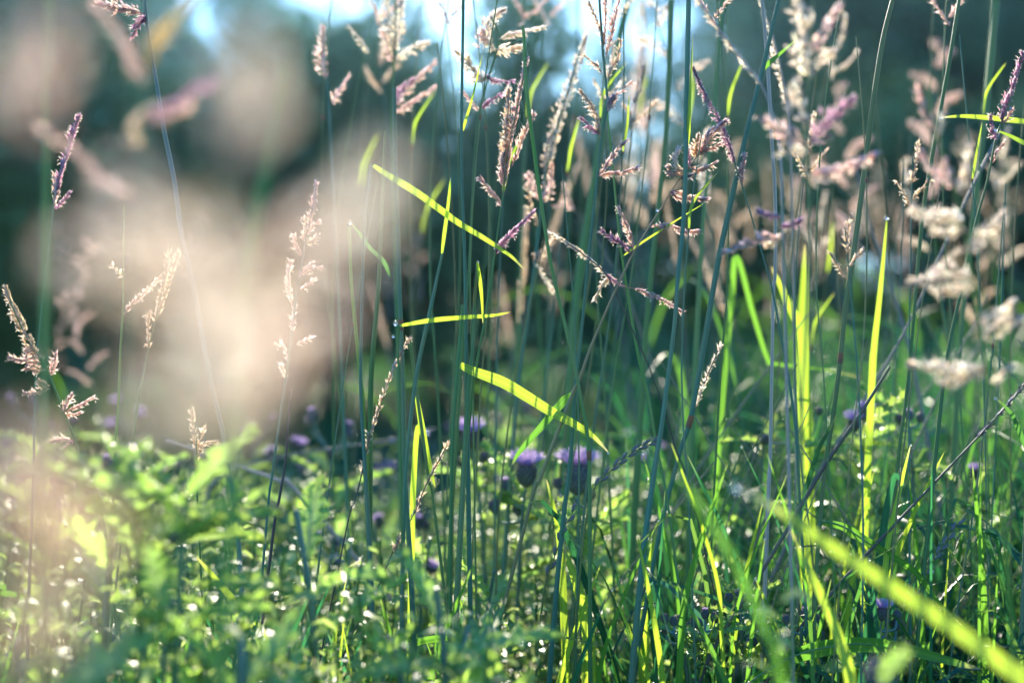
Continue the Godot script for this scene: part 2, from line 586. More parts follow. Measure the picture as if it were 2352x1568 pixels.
# ---------------------------------------------------------------- materials
func plain(rough: float, backlight := 0.0, spec := 0.5, tint := Color(1, 1, 1)) -> StandardMaterial3D:
	var m := StandardMaterial3D.new()
	m.vertex_color_use_as_albedo = true
	m.roughness = rough
	m.metallic_specular = spec
	m.cull_mode = BaseMaterial3D.CULL_DISABLED
	if backlight > 0.0:
		m.backlight_enabled = true
		m.backlight = (tint * backlight).linear_to_srgb()
	return m

func noise_tex(freq: float, a: Color, b: Color, mid: Color, sd: int) -> NoiseTexture2D:
	var f := FastNoiseLite.new()
	f.seed = sd
	f.frequency = freq
	f.fractal_octaves = 5
	var t := NoiseTexture2D.new()
	t.width = 512
	t.height = 512
	t.seamless = true
	t.noise = f
	var g := Gradient.new()
	g.offsets = PackedFloat32Array([0.2, 0.5, 0.85])
	g.colors = PackedColorArray([a.linear_to_srgb(), mid.linear_to_srgb(), b.linear_to_srgb()])
	t.color_ramp = g
	return t

func _ready() -> void:
	rng.seed = 20240611
	look = Basis(Vector3.RIGHT, deg_to_rad(PITCH))
	# ---- camera
	var cam := Camera3D.new()
	cam.name = "camera"
	cam.position = EYE
	cam.basis = look
	cam.near = 0.02
	cam.far = 400.0
	var lens := CameraAttributesPhysical.new()
	lens.frustum_focal_length = 50.0
	lens.frustum_focus_distance = FOCUS
	lens.exposure_aperture = 2.7
	lens.frustum_near = 0.02
	lens.frustum_far = 400.0
	cam.attributes = lens
	cam.fov = rad_to_deg(2.0 * atan(12.0 / 50.0))
	add_child(cam)
	cam.current = true
	# ---- sky, air and exposure
	var sky := ProceduralSkyMaterial.new()
	sky.sky_top_color = Color(0.09, 0.38, 0.72)
	sky.sky_horizon_color = Color(0.68, 0.84, 0.92)
	sky.sky_curve = 0.16
	sky.ground_bottom_color = Color(0.12, 0.16, 0.12)
	sky.ground_horizon_color = Color(0.45, 0.52, 0.52)
	sky.sun_angle_max = 30.0
	sky.sun_curve = 0.12
	var env := Environment.new()
	env.background_mode = Environment.BG_SKY
	env.sky = Sky.new()
	env.sky.sky_material = sky
	env.background_energy_multiplier = 1.1
	env.tonemap_mode = Environment.TONE_MAPPER_LINEAR
	env.tonemap_exposure = 3.1
	env.volumetric_fog_enabled = true
	env.volumetric_fog_density = 0.0009
	env.volumetric_fog_albedo = Color(0.62, 0.88, 1.0)
	env.volumetric_fog_anisotropy = 0.88
	env.sdfgi_enabled = true
	env.ssao_enabled = true
	env.ssil_enabled = true
	var we := WorldEnvironment.new()
	we.name = "world"
	we.environment = env
	add_child(we)
	# ---- the sun, ahead of the camera and above the frame
	var sun := DirectionalLight3D.new()
	sun.name = "sun"
	sun.light_energy = 1.6
	sun.light_color = Color(1.0, 0.95, 0.87)
	sun.light_angular_distance = 0.5
	sun.shadow_enabled = true
	add_child(sun)
	var up := deg_to_rad(19.5)
	var az := deg_to_rad(-4.0)
	var to_sun := Vector3(sin(az) * cos(up), sin(up), -cos(az) * cos(up))
	sun.basis = Basis.looking_at(-to_sun, Vector3.UP)
	# ---- materials
	M.stem = plain(0.5, 0.12, 0.4)
	M.leaf = plain(0.42, 1.1, 0.45, Color(1.0, 1.0, 0.8))
	M.herb = plain(0.42, 1.1, 0.5, Color(1.0, 1.0, 0.8))
	M.seed = plain(0.55, 1.75, 0.4)
	M.bract = plain(0.5)
	M.floret = plain(0.6, 1.5)
	M.bark = plain(0.9, 0.0, 0.3)
	M.tree_leaf = plain(0.8, 0.15, 0.08)
	M.dew = StandardMaterial3D.new()
	M.dew.albedo_color = Color(1, 1, 1, 0.04)
	M.dew.roughness = 0.12
	M.dew.refraction_enabled = true
	M.dew.refraction_scale = 0.033
	drop_mesh = SphereMesh.new()
	drop_mesh.radius = 1.0
	drop_mesh.height = 2.0
	drop_mesh.radial_segments = 14
	drop_mesh.rings = 7
	drop_mesh.material = M.dew
	ground()
	for k in 3:
		bud_meshes.append(bud_shape(1.0, [0.0, 0.35, 1.0][k]))
	for k in 6:
		leaf_meshes.append(spiny_leaf(1.0, 0.36, vary(Color(0.36, 0.52, 0.12), 0.25), 40 + k))
	trees()
	meadow()
	repeats()
	sharp_shoots()
	blades()
	thistles()
	soft_shoots()
	near_shoots()

# ---------------------------------------------------------------- the setting
func ground() -> void:
	var s := Shape.new()
	var f := FastNoiseLite.new()
	f.seed = 5
	f.frequency = 0.35
	var steps := []
	var x := 0.0
	while x < 90.0:
		steps.append(x)
		x += 0.12 + x * 0.09
	var xs := []
	for k in range(steps.size() - 1, 0, -1):
		xs.append(-steps[k])
	xs.append_array(steps)
	for a in xs:
		for b in xs:
			s.vert(Vector3(a, f.get_noise_2d(a, b) * 0.012 - 0.012, b), Vector3.UP, Color.WHITE)
	var m := xs.size()
	for a in m - 1:
		for b in m - 1:
			s.quad(a * m + b, a * m + b + 1, (a + 1) * m + b + 1, (a + 1) * m + b)
	var g := StandardMaterial3D.new()
	g.albedo_texture = noise_tex(0.02, Color(0.03, 0.035, 0.015), Color(0.10, 0.11, 0.04), Color(0.05, 0.07, 0.025), 3)
	g.uv1_triplanar = true
	g.uv1_world_triplanar = true
	g.uv1_scale = Vector3.ONE * 0.7
	g.roughness = 0.95
	var o := MeshInstance3D.new()
	o.name = "ground"
	o.mesh = s.mesh(g)
	o.set_meta("kind", "structure")
	add_child(o)

func trees() -> void:
	var kinds := [tree(0), tree(1), tree(2)]
	var rows := [
		# x, z, kind, size
		[-11.5, -17.0, 0, 1.05], [-8.6, -18.5, 1, 1.1], [-6.0, -17.2, 0, 1.0], [-3.4, -18.6, 1, 1.0], [-1.3, -18.0, 2, 1.0], [1.35, -18.4, 2, 1.0],
		[3.2, -17.4, 1, 1.02], [5.6, -18.2, 0, 1.05], [8.2, -17.0, 0, 1.0], [11.0, -18.0, 1, 1.12],
		[-12.0, -23.5, 1, 1.45], [-9.2, -24.0, 0, 1.4], [-6.4, -25.0, 1, 1.5], [-3.2, -25.5, 1, 1.2], [4.6, -24.5, 0, 1.5], [7.4, -24.0, 1, 1.5], [10.2, -24.5, 0, 1.5],
	]
	var used := {}
	for k in rows.size():
		var r: Array = rows[k]
		var kind: int = r[2]
		var label: String = ["dense dark tree standing in the shaded row behind the hedge", "rounded dark tree in the row behind the hedge", "thin-crowned tree letting bright sky through its gaps"][kind]
		var o: Node3D = kinds[kind]
		if used.has(kind):
			o = copy(kinds[kind], Vector3.ZERO, Vector3.ZERO, 1.0, label, "")
		used[kind] = true
		o.position = Vector3(r[0], 0, r[1])
		o.rotation.y = k * 1.7
		o.scale = Vector3.ONE * float(r[3]) * 0.82
		o.set_meta("label", label)
		o.set_meta("group", ["dense trees behind the meadow", "rounded trees behind the meadow", "thin-crowned trees behind the meadow"][kind])
	var two := [shrub(0), shrub(1)]
	var spots := []
	for k in 9:
		spots.append([-4.6 + k * 0.62, -5.9 - 0.5 * (k % 2) - 0.06 * k, 1.0 + 0.10 * ((k * 7) % 5)])
	for k in 8:
		spots.append([1.2 + k * 0.95, -7.8 - 0.5 * (k % 2) - 0.25 * k, 1.05 + 0.12 * ((k * 3) % 5)])
	for k in spots.size():
		var label := "dark bramble-like shrub in the shaded hedge at the meadow's edge"
		var o: Node3D = two[k] if k < 2 else copy(two[k % 2], Vector3.ZERO, Vector3.ZERO, 1.0, label, "")
		o.position = Vector3(spots[k][0], 0, spots[k][1])
		o.rotation.y = k * 2.1
		o.scale = Vector3.ONE * float(spots[k][2])
		o.set_meta("label", label)
		o.set_meta("group", "hedge shrubs at the edge of the meadow")

func meadow() -> void:
	# tufts of blades too many to count
	var tufts := []
	var tips := []
	for k in 5:
		var s := Shape.new()
		var tip := []
		for j in 16:
			var a := rng.randf() * TAU
			var h := rng.randf_range(0.16, 0.36)
			var out := Vector3(cos(a), 0, sin(a))
			var reach := h * rng.randf_range(0.15, 0.75)
			var base := out * rng.randf() * 0.035
			var col := (DEEP * 0.8).lerp([LEAF, DEEP, LEAF, LIME, DEEP][j % 5], rng.randf() * rng.randf()) * rng.randf_range(0.6, 1.1)
			var p := smooth(PackedVector3Array([base - Vector3(0, 0.01, 0), base + out * reach * 0.22 + Vector3(0, h * 0.5, 0), base + out * reach * 0.6 + Vector3(0, h * 0.88, 0), base + out * reach + Vector3(0, h * rng.randf_range(0.75, 1.05), 0)]), 3)
			s.blade(p, rng.randf_range(0.0022, 0.0055), Vector3(out.x * -0.6, 1, out.z * -0.6).rotated(Vector3.UP, rng.randf_range(-1, 1)), 0.25, rng.randf_range(-0.6, 0.6), col, col, col.lerp(TIP, 0.4))
			tip.append(p[p.size() - 1])
		tufts.append(s.mesh(M.leaf))
		tips.append(tip)
	var placed := [[], [], [], [], []]
	var drops := []
	# depth range, number per square metre, size range
	for band in [[0.55, 1.6, 260, 0.75, 1.15], [1.6, 3.2, 230, 0.8, 1.3], [3.2, 7.0, 90, 0.9, 1.5], [7.0, 16.0, 26, 1.3, 2.2]]:
		var a: float = band[0]
		var b: float = band[1]
		var wide := 0.44 * b + 0.7
		var count := int((b - a) * 2.0 * wide * band[2])
		for k in count:
			var z := rng.randf_range(a, b)
			var x := rng.randf_range(-wide, wide)
			if absf(x) > 0.44 * z + 0.7:
				continue
			var u := x / (0.36 * z)        # where it stands across the meadow
			var size := rng.randf_range(band[3], band[4])
			# short turf in the shade before the hedge, deep grass on the other side
			if u < 0.25 and z > 1.9:
				size *= 0.42
			elif u < 0.25:
				size *= 0.72
				if rng.randf() < 0.45:
					continue
			elif z > 1.1 and z < 3.6:
				size *= rng.randf_range(1.0, 1.5)
			if z < 0.8:
				size *= 0.8
			var kind := rng.randi() % 5
			var t := Transform3D(Basis.from_euler(Vector3(rng.randf_range(-0.2, 0.2), rng.randf() * TAU, rng.randf_range(-0.25, 0.25))).scaled(Vector3.ONE * size), Vector3(x, -0.005, -z))
			placed[kind].append(t)
			if z < 3.0 and rng.randf() < 0.32:
				drops.append(Transform3D(Basis.from_scale(Vector3.ONE * rng.randf_range(0.0008, 0.0017)), t * (tips[kind][rng.randi() % 16] as Vector3)))
	for kind in 5:
		scatter("meadow_grass", tufts[kind], placed[kind], "green grass blades growing densely over the meadow", "grass")
	scatter("dew", drop_mesh, drops, "tiny dew drops sparkling on the meadow grass", "dew")
	# low herb leaves between them
	var s := Shape.new()
	var herb := []
	for k in 3:
		s = Shape.new()
		for j in 40:
			var a := j * 2.4
			var f := j / 40.0
			var h := lerpf(0.03, 0.34, f)
			var out := Vector3(cos(a), 0, sin(a))
			var l := lerpf(0.042, 0.014, f) * rng.randf_range(0.7, 1.25)
			var p := smooth(PackedVector3Array([Vector3(0, h, 0), out * l * 0.5 + Vector3(0, h + l * 0.35, 0), out * l + Vector3(0, h + l * rng.randf_range(-0.1, 0.4), 0)]), 2)
			var col := Color(0.28, 0.46, 0.10).lerp(Color(0.56, 0.64, 0.26), rng.randf()) * rng.randf_range(0.7, 1.15)
			s.blade(p, l * 0.30, Vector3(0, 1, 0).rotated(out, rng.randf_range(-0.6, 0.6)), 0.2, 0.0, col, col, col, false)
		s.tube(PackedVector3Array([Vector3(0, -0.01, 0), Vector3(0.004, 0.18, 0), Vector3(0, 0.34, 0)]), 0.0016, 0.0008, 5, TEAL, GREEN)
		herb.append(s.mesh(M.herb))
	placed = [[], [], []]
	for k in 1500:
		var z := rng.randf_range(0.72, 1.02) if k % 9 < 3 else rng.randf_range(1.2, 2.3)
		var x := rng.randf_range(-1.3, 1.3)
		var u := x / (0.36 * z)
		if absf(x) > 0.4 * z + 0.4 or (u > 0.3 and rng.randf() < 0.75) or (z < 1.05 and u > 0.0 and rng.randf() < 0.85):
			continue
		placed[k % 3].append(Transform3D(Basis.from_euler(Vector3(rng.randf_range(-0.2, 0.2), rng.randf() * TAU, rng.randf_range(-0.2, 0.2))).scaled(Vector3.ONE * (rng.randf_range(0.9, 1.38) if z < 1.0 else rng.randf_range(0.7, 1.15))), Vector3(x, 0, -z)))
	for kind in 3:
		scatter("meadow_herbs", herb[kind], placed[kind], "low leafy herbs crowding between the grasses", "herbs")

func scatter(called: String, m: Mesh, where: Array, label: String, category: String) -> void:
	var mm := MultiMesh.new()
	mm.transform_format = MultiMesh.TRANSFORM_3D
	mm.mesh = m
	mm.instance_count = where.size()
	for k in where.size():
		mm.set_instance_transform(k, where[k])
	var o := MultiMeshInstance3D.new()
	o.name = numbered(called)
	o.multimesh = mm
	o.set_meta("kind", "stuff")
	o.set_meta("label", label)
	o.set_meta("category", category)
	add_child(o)

func repeats() -> void:
	var kinds := []
	for k in 6:
		kinds.append(tall_grass(k))
	var labels := ["blurred pinkish flowering grass on a green stem behind the sharp stems", "blurred grass with a narrow straw-coloured spike behind the sharp stems", "blurred pale cream flowering grass behind the sharp stems", "blurred grey dry grass stalk behind the sharp stems", "blurred straw-coloured open panicle behind the sharp stems", "blurred pale dry stalk with a thin spike behind the sharp stems"]
	var groups := ["pinkish grasses behind", "straw-spiked grasses behind", "cream grasses behind", "grey dry stalks behind", "straw panicles behind", "pale dry stalks behind"]
	var used := {}
	for k in 74:
		var z := rng.randf_range(1.55, 5.0)
		var u := rng.randf_range(-0.2, 1.2) if k % 12 else rng.randf_range(-1.1, -0.2)
		if k % 12 and rng.randf() < 0.5:
			u = rng.randf_range(0.25, 1.15)
		var kind := k % 6
		var place := Vector3(u * 0.36 * z, 0, -z)
		var turn := Vector3(rng.randf_range(-0.08, 0.08), rng.randf() * TAU, rng.randf_range(-0.16, 0.16))
		if kind in [3, 5]:
			turn.z *= 2.6
		var size := rng.randf_range(0.75, 1.12) if u > 0.1 else rng.randf_range(0.6, 0.95)
		if used.has(kind):
			copy(kinds[kind], place, turn, size, labels[kind], groups[kind])
		else:
			used[kind] = true
			var o: Node3D = kinds[kind]
			o.position = place
			o.rotation = turn
			o.scale = Vector3.ONE * size
			o.set_meta("label", labels[kind])
			o.set_meta("group", groups[kind])
	var th := []
	for k in 4:
		th.append(wild_thistle(k))
	var tl := ["leafy young creeping thistle without flowers in the sunlit patch", "creeping thistle with dark closed buds in the sunlit patch", "low leafy creeping thistle shoot in the sunlit patch", "creeping thistle with open purple flowers in the sunlit patch"]
	var tg := ["young thistles", "budding thistles", "low thistle shoots", "flowering thistles"]
	used = {}
	for k in 72:
		var z := rng.randf_range(0.72, 1.0) if k % 5 < 2 else rng.randf_range(1.25, 2.1)
		var u := rng.randf_range(-1.1, 0.35) if k % 5 else rng.randf_range(0.3, 1.1)
		if z < 1.05:
			u = rng.randf_range(-1.15, -0.1)
		var kind := [0, 1, 2, 0, 2, 1, 0, 3, 2][k % 9] as int
		if kind in [1, 3]:
			z = rng.randf_range(1.35, 2.3)
		var place := Vector3(u * 0.36 * z, 0, -z)
		var turn := Vector3(rng.randf_range(-0.1, 0.1), rng.randf() * TAU, rng.randf_range(-0.1, 0.1))
		var size := rng.randf_range(1.0, 1.3) if z < 1.0 else rng.randf_range(0.8, 1.05)
		if used.has(kind):
			copy(th[kind], place, turn, size, tl[kind], tg[kind])
		else:
			used[kind] = true
			var o: Node3D = th[kind]
			o.position = place
			o.rotation = turn
			o.scale = Vector3.ONE * size
			o.set_meta("label", tl[kind])
			o.set_meta("group", tg[kind])

# ---------------------------------------------------------------- grasses in the plane of focus
func sharp_shoots() -> void:
	var F := FOCUS
	shoot("flowering_grass_plant", "tall bluish-green stem with a narrow lime leaf rising beside the full brownish-pink panicle", [1064, -60, 1064, 0, 1060, 360, 1068, 627, 1072, 966, 1075, 1100], F, 7, 9, TEAL, {
		"leaves": [[[1063, 300, 1072, 268, 1085, 224, 1110, 116], 7, LIME, 0.0]]})
	shoot("flowering_grass_plant", "grass with the fullest upright brownish-pink panicle, its two lowest clusters forked", [1210, 135, 1196, 210, 1176, 300, 1162, 380, 1156, 440, 1150, 480, 1135, 592, 1115, 726, 1092, 850, 1080, 950, 1060, 1200], F, 2, 6, GREEN, {
		"heads": [
			[[1156, 440, 1160, 400, 1172, 320, 1190, 230, 1210, 134], 26, PINK, 1.3], [[1157, 400, 1160, 340, 1164, 280, 1170, 204], 22, STRAW, 1.2],
			[[1176, 380, 1192, 340, 1206, 300, 1227, 260], 17, PINK, 1.1], [[1152, 476, 1140, 452, 1120, 430, 1103, 406], 17, PINK, 1.1],
			[[1138, 586, 1152, 560, 1180, 530, 1226, 487], 19, PURPLE, 1.2], [[1160, 420, 1152, 390, 1158, 350], 22, PINK, 1.1]]})
	shoot("green_grass_plant", "long green grass stem arching down past the full panicle to a rusty joint", [1200, 60, 1204, 90, 1208, 192, 1225, 332, 1245, 480, 1269, 622, 1313, 810, 1337, 930, 1353, 1046, 1355, 1350], F - 0.01, 6, 10, GREEN, {"nodes": [[1353, 1046, 11]], "top_col": LEAF})
	shoot("flowering_grass_plant", "slender bent grass with paired pointed clusters spaced up its stem", [1375, -40, 1377, 0, 1385, 120, 1395, 224, 1393, 256, 1381, 320, 1373, 400, 1349, 620, 1333, 790, 1323, 870, 1320, 905, 1311, 1050, 1290, 1230, 1262, 1560], F, 4, 10, TEAL, {
		"heads": [
			[[1379, 318, 1371, 270, 1355, 236, 1333, 208], 20, STRAW, 1.0], [[1377, 310, 1360, 294, 1346, 282, 1334, 270], 15, PURPLE, 1.0],
			[[1374, 404, 1392, 382, 1410, 352, 1441, 321], 16, PINK, 1.0], [[1374, 404, 1400, 398, 1430, 396, 1465, 384], 14, PINK, 1.0],
			[[1395, 250, 1402, 232, 1411, 222, 1452, 187], 15, PINK, 1.0], [[1394, 256, 1400, 244, 1408, 234, 1412, 218], 15, PINK, 1.2],
			[[1385, 90, 1372, 50, 1352, 4], 12, STRAW, 1.0], [[1386, 110, 1390, 60, 1392, -10], 13, PINK, 1.0], [[1392, 130, 1404, 80, 1412, 40, 1428, -20], 17, PINK, 1.0],
			[[1382, 168, 1372, 152, 1360, 142, 1340, 128], 13, STRAW, 1.0], [[1396, 180, 1408, 150, 1420, 130, 1426, 90], 14, STRAW, 0.9]],
		"leaves": [[[1318, 904, 1300, 916, 1285, 932, 1245, 978, 1193, 1038, 1173, 1072], 20, LEAF, 0.2]],
		"dew": [[1318, 906, 7]]})
	shoot("green_grass_plant", "thick teal grass stem with a narrow bright leaf hugging its upper half", [1580, -60, 1582, 0, 1577, 240, 1572, 476, 1557, 640, 1549, 750, 1521, 970, 1501, 1097, 1470, 1350], F - 0.015, 9, 13, TEAL, {
		"leaves": [[[1576, 345, 1582, 300, 1585, 224, 1592, 76], 9, LIME, 0.0]]})
	shoot("green_grass_plant", "thick teal leaning stem with a short green leaf near the top and an orange joint", [1800, -50, 1789, 0, 1747, 180, 1707, 340, 1667, 520, 1645, 628, 1611, 830, 1585, 968, 1559, 1050, 1500, 1300], F + 0.01, 9, 12, TEAL, {
		"nodes": [[1585, 968, 14]], "leaves": [[[1753, 160, 1770, 142, 1787, 128, 1835, 86], 12, LEAF, 0.1]]})
	shoot("green_grass_plant", "straight dark green stem with a brown joint beside the pale dry stalk", [2062, -50, 2051, 0, 2027, 100, 2003, 260, 1983, 420, 1955, 627, 1943, 700, 1931, 822, 1915, 950, 1897, 1070, 1880, 1250], F, 9, 11, GREEN * 0.75, {"nodes": [[1931, 822, 12]], "top_col": OLIVE})
	shoot("dry_grass_plant", "pale pinkish-grey dry stalk standing upright with a shiny edge", [1748, -40, 1751, 0, 1763, 140, 1773, 320, 1781, 460, 1781, 627, 1777, 670, 1773, 870, 1769, 1070, 1765, 1150], F + 0.02, 6, 9, PALE, {"category": "dry stalk", "dew": [[1768, 1081, 9]]})
	shoot("foxtail_grass_plant", "thin stem bent under a long dense purple-grey tail leaning over the blossom-covered panicle", [1668, 310, 1685, 362, 1690, 382, 1707, 432, 1731, 512, 1763, 624, 1771, 650, 1795, 774, 1823, 942, 1835, 1100], F, 2.5, 6, TEAL, {
		"heads": [[[1687, 372, 1675, 332, 1655, 280, 1623, 224, 1608, 190, 1593, 154], 19, PURPLE, 2.6, 0.0032, 0.03], [[1706, 428, 1705, 400, 1708, 380, 1713, 354], 17, PINK, 1.4]]})
	shoot("flowering_grass_plant", "leaning olive grass whose panicle is fringed white with hanging anthers", [1640, 310, 1607, 352, 1559, 414, 1520, 476, 1485, 532, 1457, 578, 1409, 678, 1357, 798, 1333, 866, 1309, 920, 1241, 1098, 1215, 1170], F - 0.005, 2.5, 8, OLIVE, {"top_col": Color(0.4, 0.25, 0.14),
		"heads": [
			[[1607, 352, 1620, 325, 1640, 300, 1668, 276], 30, PINK, 1.5, 0.0046, 0.05], [[1600, 362, 1598, 335, 1605, 310], 22, STRAW, 1.4], [[1608, 350, 1622, 344, 1655, 330], 15, PINK, 1.3],
			[[1575, 395, 1556, 384, 1552, 362, 1560, 342], 24, CREAM, 1.3], [[1570, 398, 1545, 400, 1534, 380], 17, PINK, 1.2], [[1583, 383, 1600, 390, 1622, 384, 1646, 373], 17, PINK, 1.3],
			[[1565, 408, 1582, 406, 1598, 398], 20, SLATE, 1.0], [[1584, 380, 1583, 360, 1579, 336], 12, PURPLE, 1.2],
			[[1540, 440, 1550, 446, 1566, 458], 18, PINK, 1.3], [[1545, 436, 1575, 448, 1600, 456, 1625, 456], 18, PINK, 1.3],
			[[1455, 580, 1448, 540, 1434, 505, 1421, 476], 18, PINK, 1.2], [[1453, 584, 1430, 562, 1410, 548, 1382, 530], 15, PURPLE, 1.4],
			[[1543, 512, 1530, 520, 1518, 522, 1503, 517], 20, PINK, 1.2], [[1540, 514, 1560, 528, 1580, 532, 1605, 531], 19, PINK, 1.3]],
		"leaves": [[[1431, 588, 1470, 560, 1507, 536, 1560, 502, 1619, 466], 5, LIME, 0.0, LIME]], "dew": [[1510, 482, 8]]})
	shoot("green_grass_plant", "thin straight green stem crossing behind the panicle fringed with anthers", [1395, 256, 1402, 330, 1409, 400, 1425, 562, 1445, 694, 1465, 810, 1489, 910, 1509, 1030, 1540, 1200], F + 0.01, 4, 7, GREEN, {"top_col": LEAF})
	shoot("flowering_grass_plant", "dark wiry stalk bowed under a pale feathery plume and a drooping pink cluster", [1300, 556, 1353, 594, 1393, 630, 1425, 694, 1457, 766, 1489, 838, 1521, 926, 1553, 1030, 1600, 1180], F, 2, 4, DARK, {
		"heads": [
			[[1396, 634, 1360, 600, 1330, 576, 1295, 553, 1257, 534], 15, CREAM, 1.1, 0.0044, 0.02], [[1396, 640, 1388, 648, 1376, 668, 1365, 690], 13, CREAM, 1.1], [[1393, 632, 1405, 640, 1421, 651], 11, PURPLE, 1.2],
			[[1420, 652, 1445, 660, 1473, 667, 1520, 688, 1569, 716], 15, PINK, 1.3, 0.0044, 0.4]]})
	shoot("green_grass_plant", "leaning teal stem ending in a pale-tipped lime leaf left of the tall bluish stem", [1017, 576, 1005, 630, 992, 694, 972, 782, 952, 890, 932, 1080, 925, 1300], F, 5, 11, TEAL, {
		"leaves": [[[1015, 582, 1020, 540, 1028, 480, 1033, 430, 1035, 408], 9, LIME, 0.0, Color(0.7, 0.65, 0.6)]]})
	shoot("green_grass_plant", "short stem with a split sheath and a lime leaf folded down beside it", [1097, 604, 1090, 690, 1087, 770, 1080, 854, 1072, 960], F, 5, 13, GREEN, {
		"leaves": [[[1096, 602, 1103, 650, 1107, 690, 1109, 744], 9, LIME, 0.0], [[1089, 704, 1092, 660, 1097, 602], 9, OLIVE, 0.3]], "dew": [[1098, 601, 6]]})
	shoot("green_grass_plant", "stem carrying the long bright leaf that cuts down across the tall bluish stem", [852, 376, 848, 420, 836, 530, 828, 870, 838, 1070, 850, 1300], F, 5, 11, TEAL, {
		"leaves": [[[857, 380, 893, 404, 953, 440, 1009, 480, 1053, 512, 1113, 548, 1173, 588, 1203, 618], 17, LIME, -0.1, TIP, -0.02]]})
	shoot("green_grass_plant", "stem carrying the widest bright leaf, sweeping down to the lone couch grass spike", [1062, 700, 1058, 760, 1052, 830, 1040, 990, 1037, 1097, 1035, 1250], F - 0.01, 6, 11, GREEN, {
		"leaves": [[[1057, 838, 1085, 852, 1153, 878, 1205, 908, 1253, 938, 1293, 960, 1333, 982, 1365, 1004, 1397, 1038], 27, LIME, -0.15, Color(0.6, 0.5, 0.3), -0.01]], "dew": [[1036, 1012, 8], [1397, 1040, 6]]})
	shoot("flowering_grass_plant", "grass with a slim pinkish panicle of separate pointed clusters on the shaded side", [726, 430, 716, 480, 704, 540, 696, 590, 680, 680, 668, 780, 656, 870, 640, 978, 624, 1097, 612, 1200], F, 2, 7, TEAL, {
		"heads": [
			[[706, 532, 714, 490, 720, 460, 727, 420], 17, PINK, 1.2], [[704, 560, 716, 556, 722, 550, 732, 540], 18, STRAW, 1.2], [[700, 556, 700, 530, 704, 500], 14, STRAW, 1.1], [[702, 540, 718, 520, 732, 506], 13, PINK, 1.1],
			[[690, 584, 682, 570, 676, 538], 16, PINK, 1.1], [[690, 626, 706, 620, 720, 616, 738, 612], 16, PINK, 1.0], [[690, 664, 706, 655, 722, 640], 13, ROSY, 1.0], [[684, 640, 704, 615, 716, 608], 14, PINK, 1.0],
			[[670, 706, 664, 660, 662, 630, 668, 598], 15, ROSY, 1.0], [[672, 760, 672, 730, 680, 700], 12, ROSY, 0.9], [[662, 830, 652, 800, 634, 786], 11, ROSY, 0.8], [[656, 868, 650, 850, 648, 836], 13, ROSY, 0.9], [[680, 790, 700, 780, 716, 772], 9, ROSY, 0.8]]})
	shoot("flowering_grass_plant", "grass curving left with a thick speckled panicle top and small dangling clusters below", [22, 690, 40, 735, 68, 786, 92, 822, 116, 870, 144, 942, 168, 1002, 184, 1050, 204, 1097, 228, 1150, 250, 1300], F, 2.5, 6, GREEN, {
		"heads": [
			[[80, 806, 60, 770, 44, 730, 28, 700, 10, 657], 24, STRAW, 1.4, 0.0046, 0.02], [[92, 824, 76, 810, 62, 800], 30, PINK, 1.2], [[94, 832, 70, 830, 46, 826, 20, 820], 22, ROSY, 1.1],
			[[104, 848, 84, 848, 60, 846], 18, PINK, 1.1], [[112, 862, 122, 840, 126, 812], 18, ROSY, 1.2], [[112, 884, 96, 880, 86, 876], 18, PINK, 1.2], [[112, 892, 86, 900, 56, 904], 20, PINK, 1.1],
			[[146, 944, 152, 926, 166, 906], 18, PINK, 1.1], [[148, 946, 170, 936, 190, 926, 214, 912], 14, PINK, 1.0], [[150, 950, 168, 952, 186, 946], 12, PINK, 1.0],
			[[168, 1010, 140, 1010, 118, 1014, 92, 1032], 18, PINK, 1.1], [[166, 1012, 160, 1020, 152, 1030, 146, 1048], 11, PURPLE, 1.2]]})
	shoot("flowering_grass_plant", "upright bluish stem with a purple-grey panicle half veiled near the edge of the shade", [178, 268, 156, 332, 136, 400, 124, 460, 112, 560, 104, 630, 88, 782, 78, 950, 76, 1097, 66, 1350, 62, 1510], F + 0.04, 2.5, 7, TEAL, {
		"heads": [[[140, 400, 156, 340, 168, 300, 181, 264], 18, PURPLE, 1.2], [[128, 450, 132, 420, 146, 370], 18, PURPLE, 1.1], [[122, 470, 128, 440, 124, 400], 11, ROSY, 1.0], [[124, 480, 145, 460, 160, 440], 10, PURPLE, 0.9]]})
	shoot("flowering_grass_plant", "long pale bluish stem curving down behind the cream haze, two plump clusters at its top", [328, -40, 332, 0, 340, 80, 360, 200, 376, 300, 400, 420, 416, 540, 440, 640, 462, 760, 480, 860, 510, 990, 540, 1176, 548, 1260], F, 6, 12, Color(0.10, 0.20, 0.20), {
		"heads": [[[334, 34, 312, 26, 280, 20, 250, 14, 222, 10], 30, PINK, 1.4, 0.005, 0.2], [[334, 38, 326, 44, 314, 62, 302, 86], 18, PURPLE, 1.4]], "dew": [[424, 592, 7]]})
	shoot("green_grass_plant", "green stem close beside two teal stems under the long bright leaf", [884, 300, 880, 400, 876, 500, 868, 670, 852, 870, 850, 1097, 848, 1350], F + 0.02, 6, 12, GREEN, {"nodes": [[850, 1310, 12]]})
	shoot("green_grass_plant", "teal stem with a dew-tipped leaf arching over to its left", [905, 200, 908, 400, 912, 500, 917, 670, 925, 870, 930, 1097, 945, 1350], F + 0.01, 7, 14, TEAL, {
		"leaves": [[[897, 636, 880, 600, 850, 570, 825, 535, 805, 511], 11, GREEN, 0.2]], "dew": [[804, 511, 10], [908, 742, 11], [903, 772, 8], [908, 745, 8]], "nodes": [[918, 745, 13]]})
	shoot("green_grass_plant", "thin faint green stem beneath the dew-tipped arching leaf", [801, 520, 803, 560, 808, 670, 828, 870, 836, 1000], F + 0.03, 8, 8, LEAF * 0.7, {"top_col": LIME * 0.8})
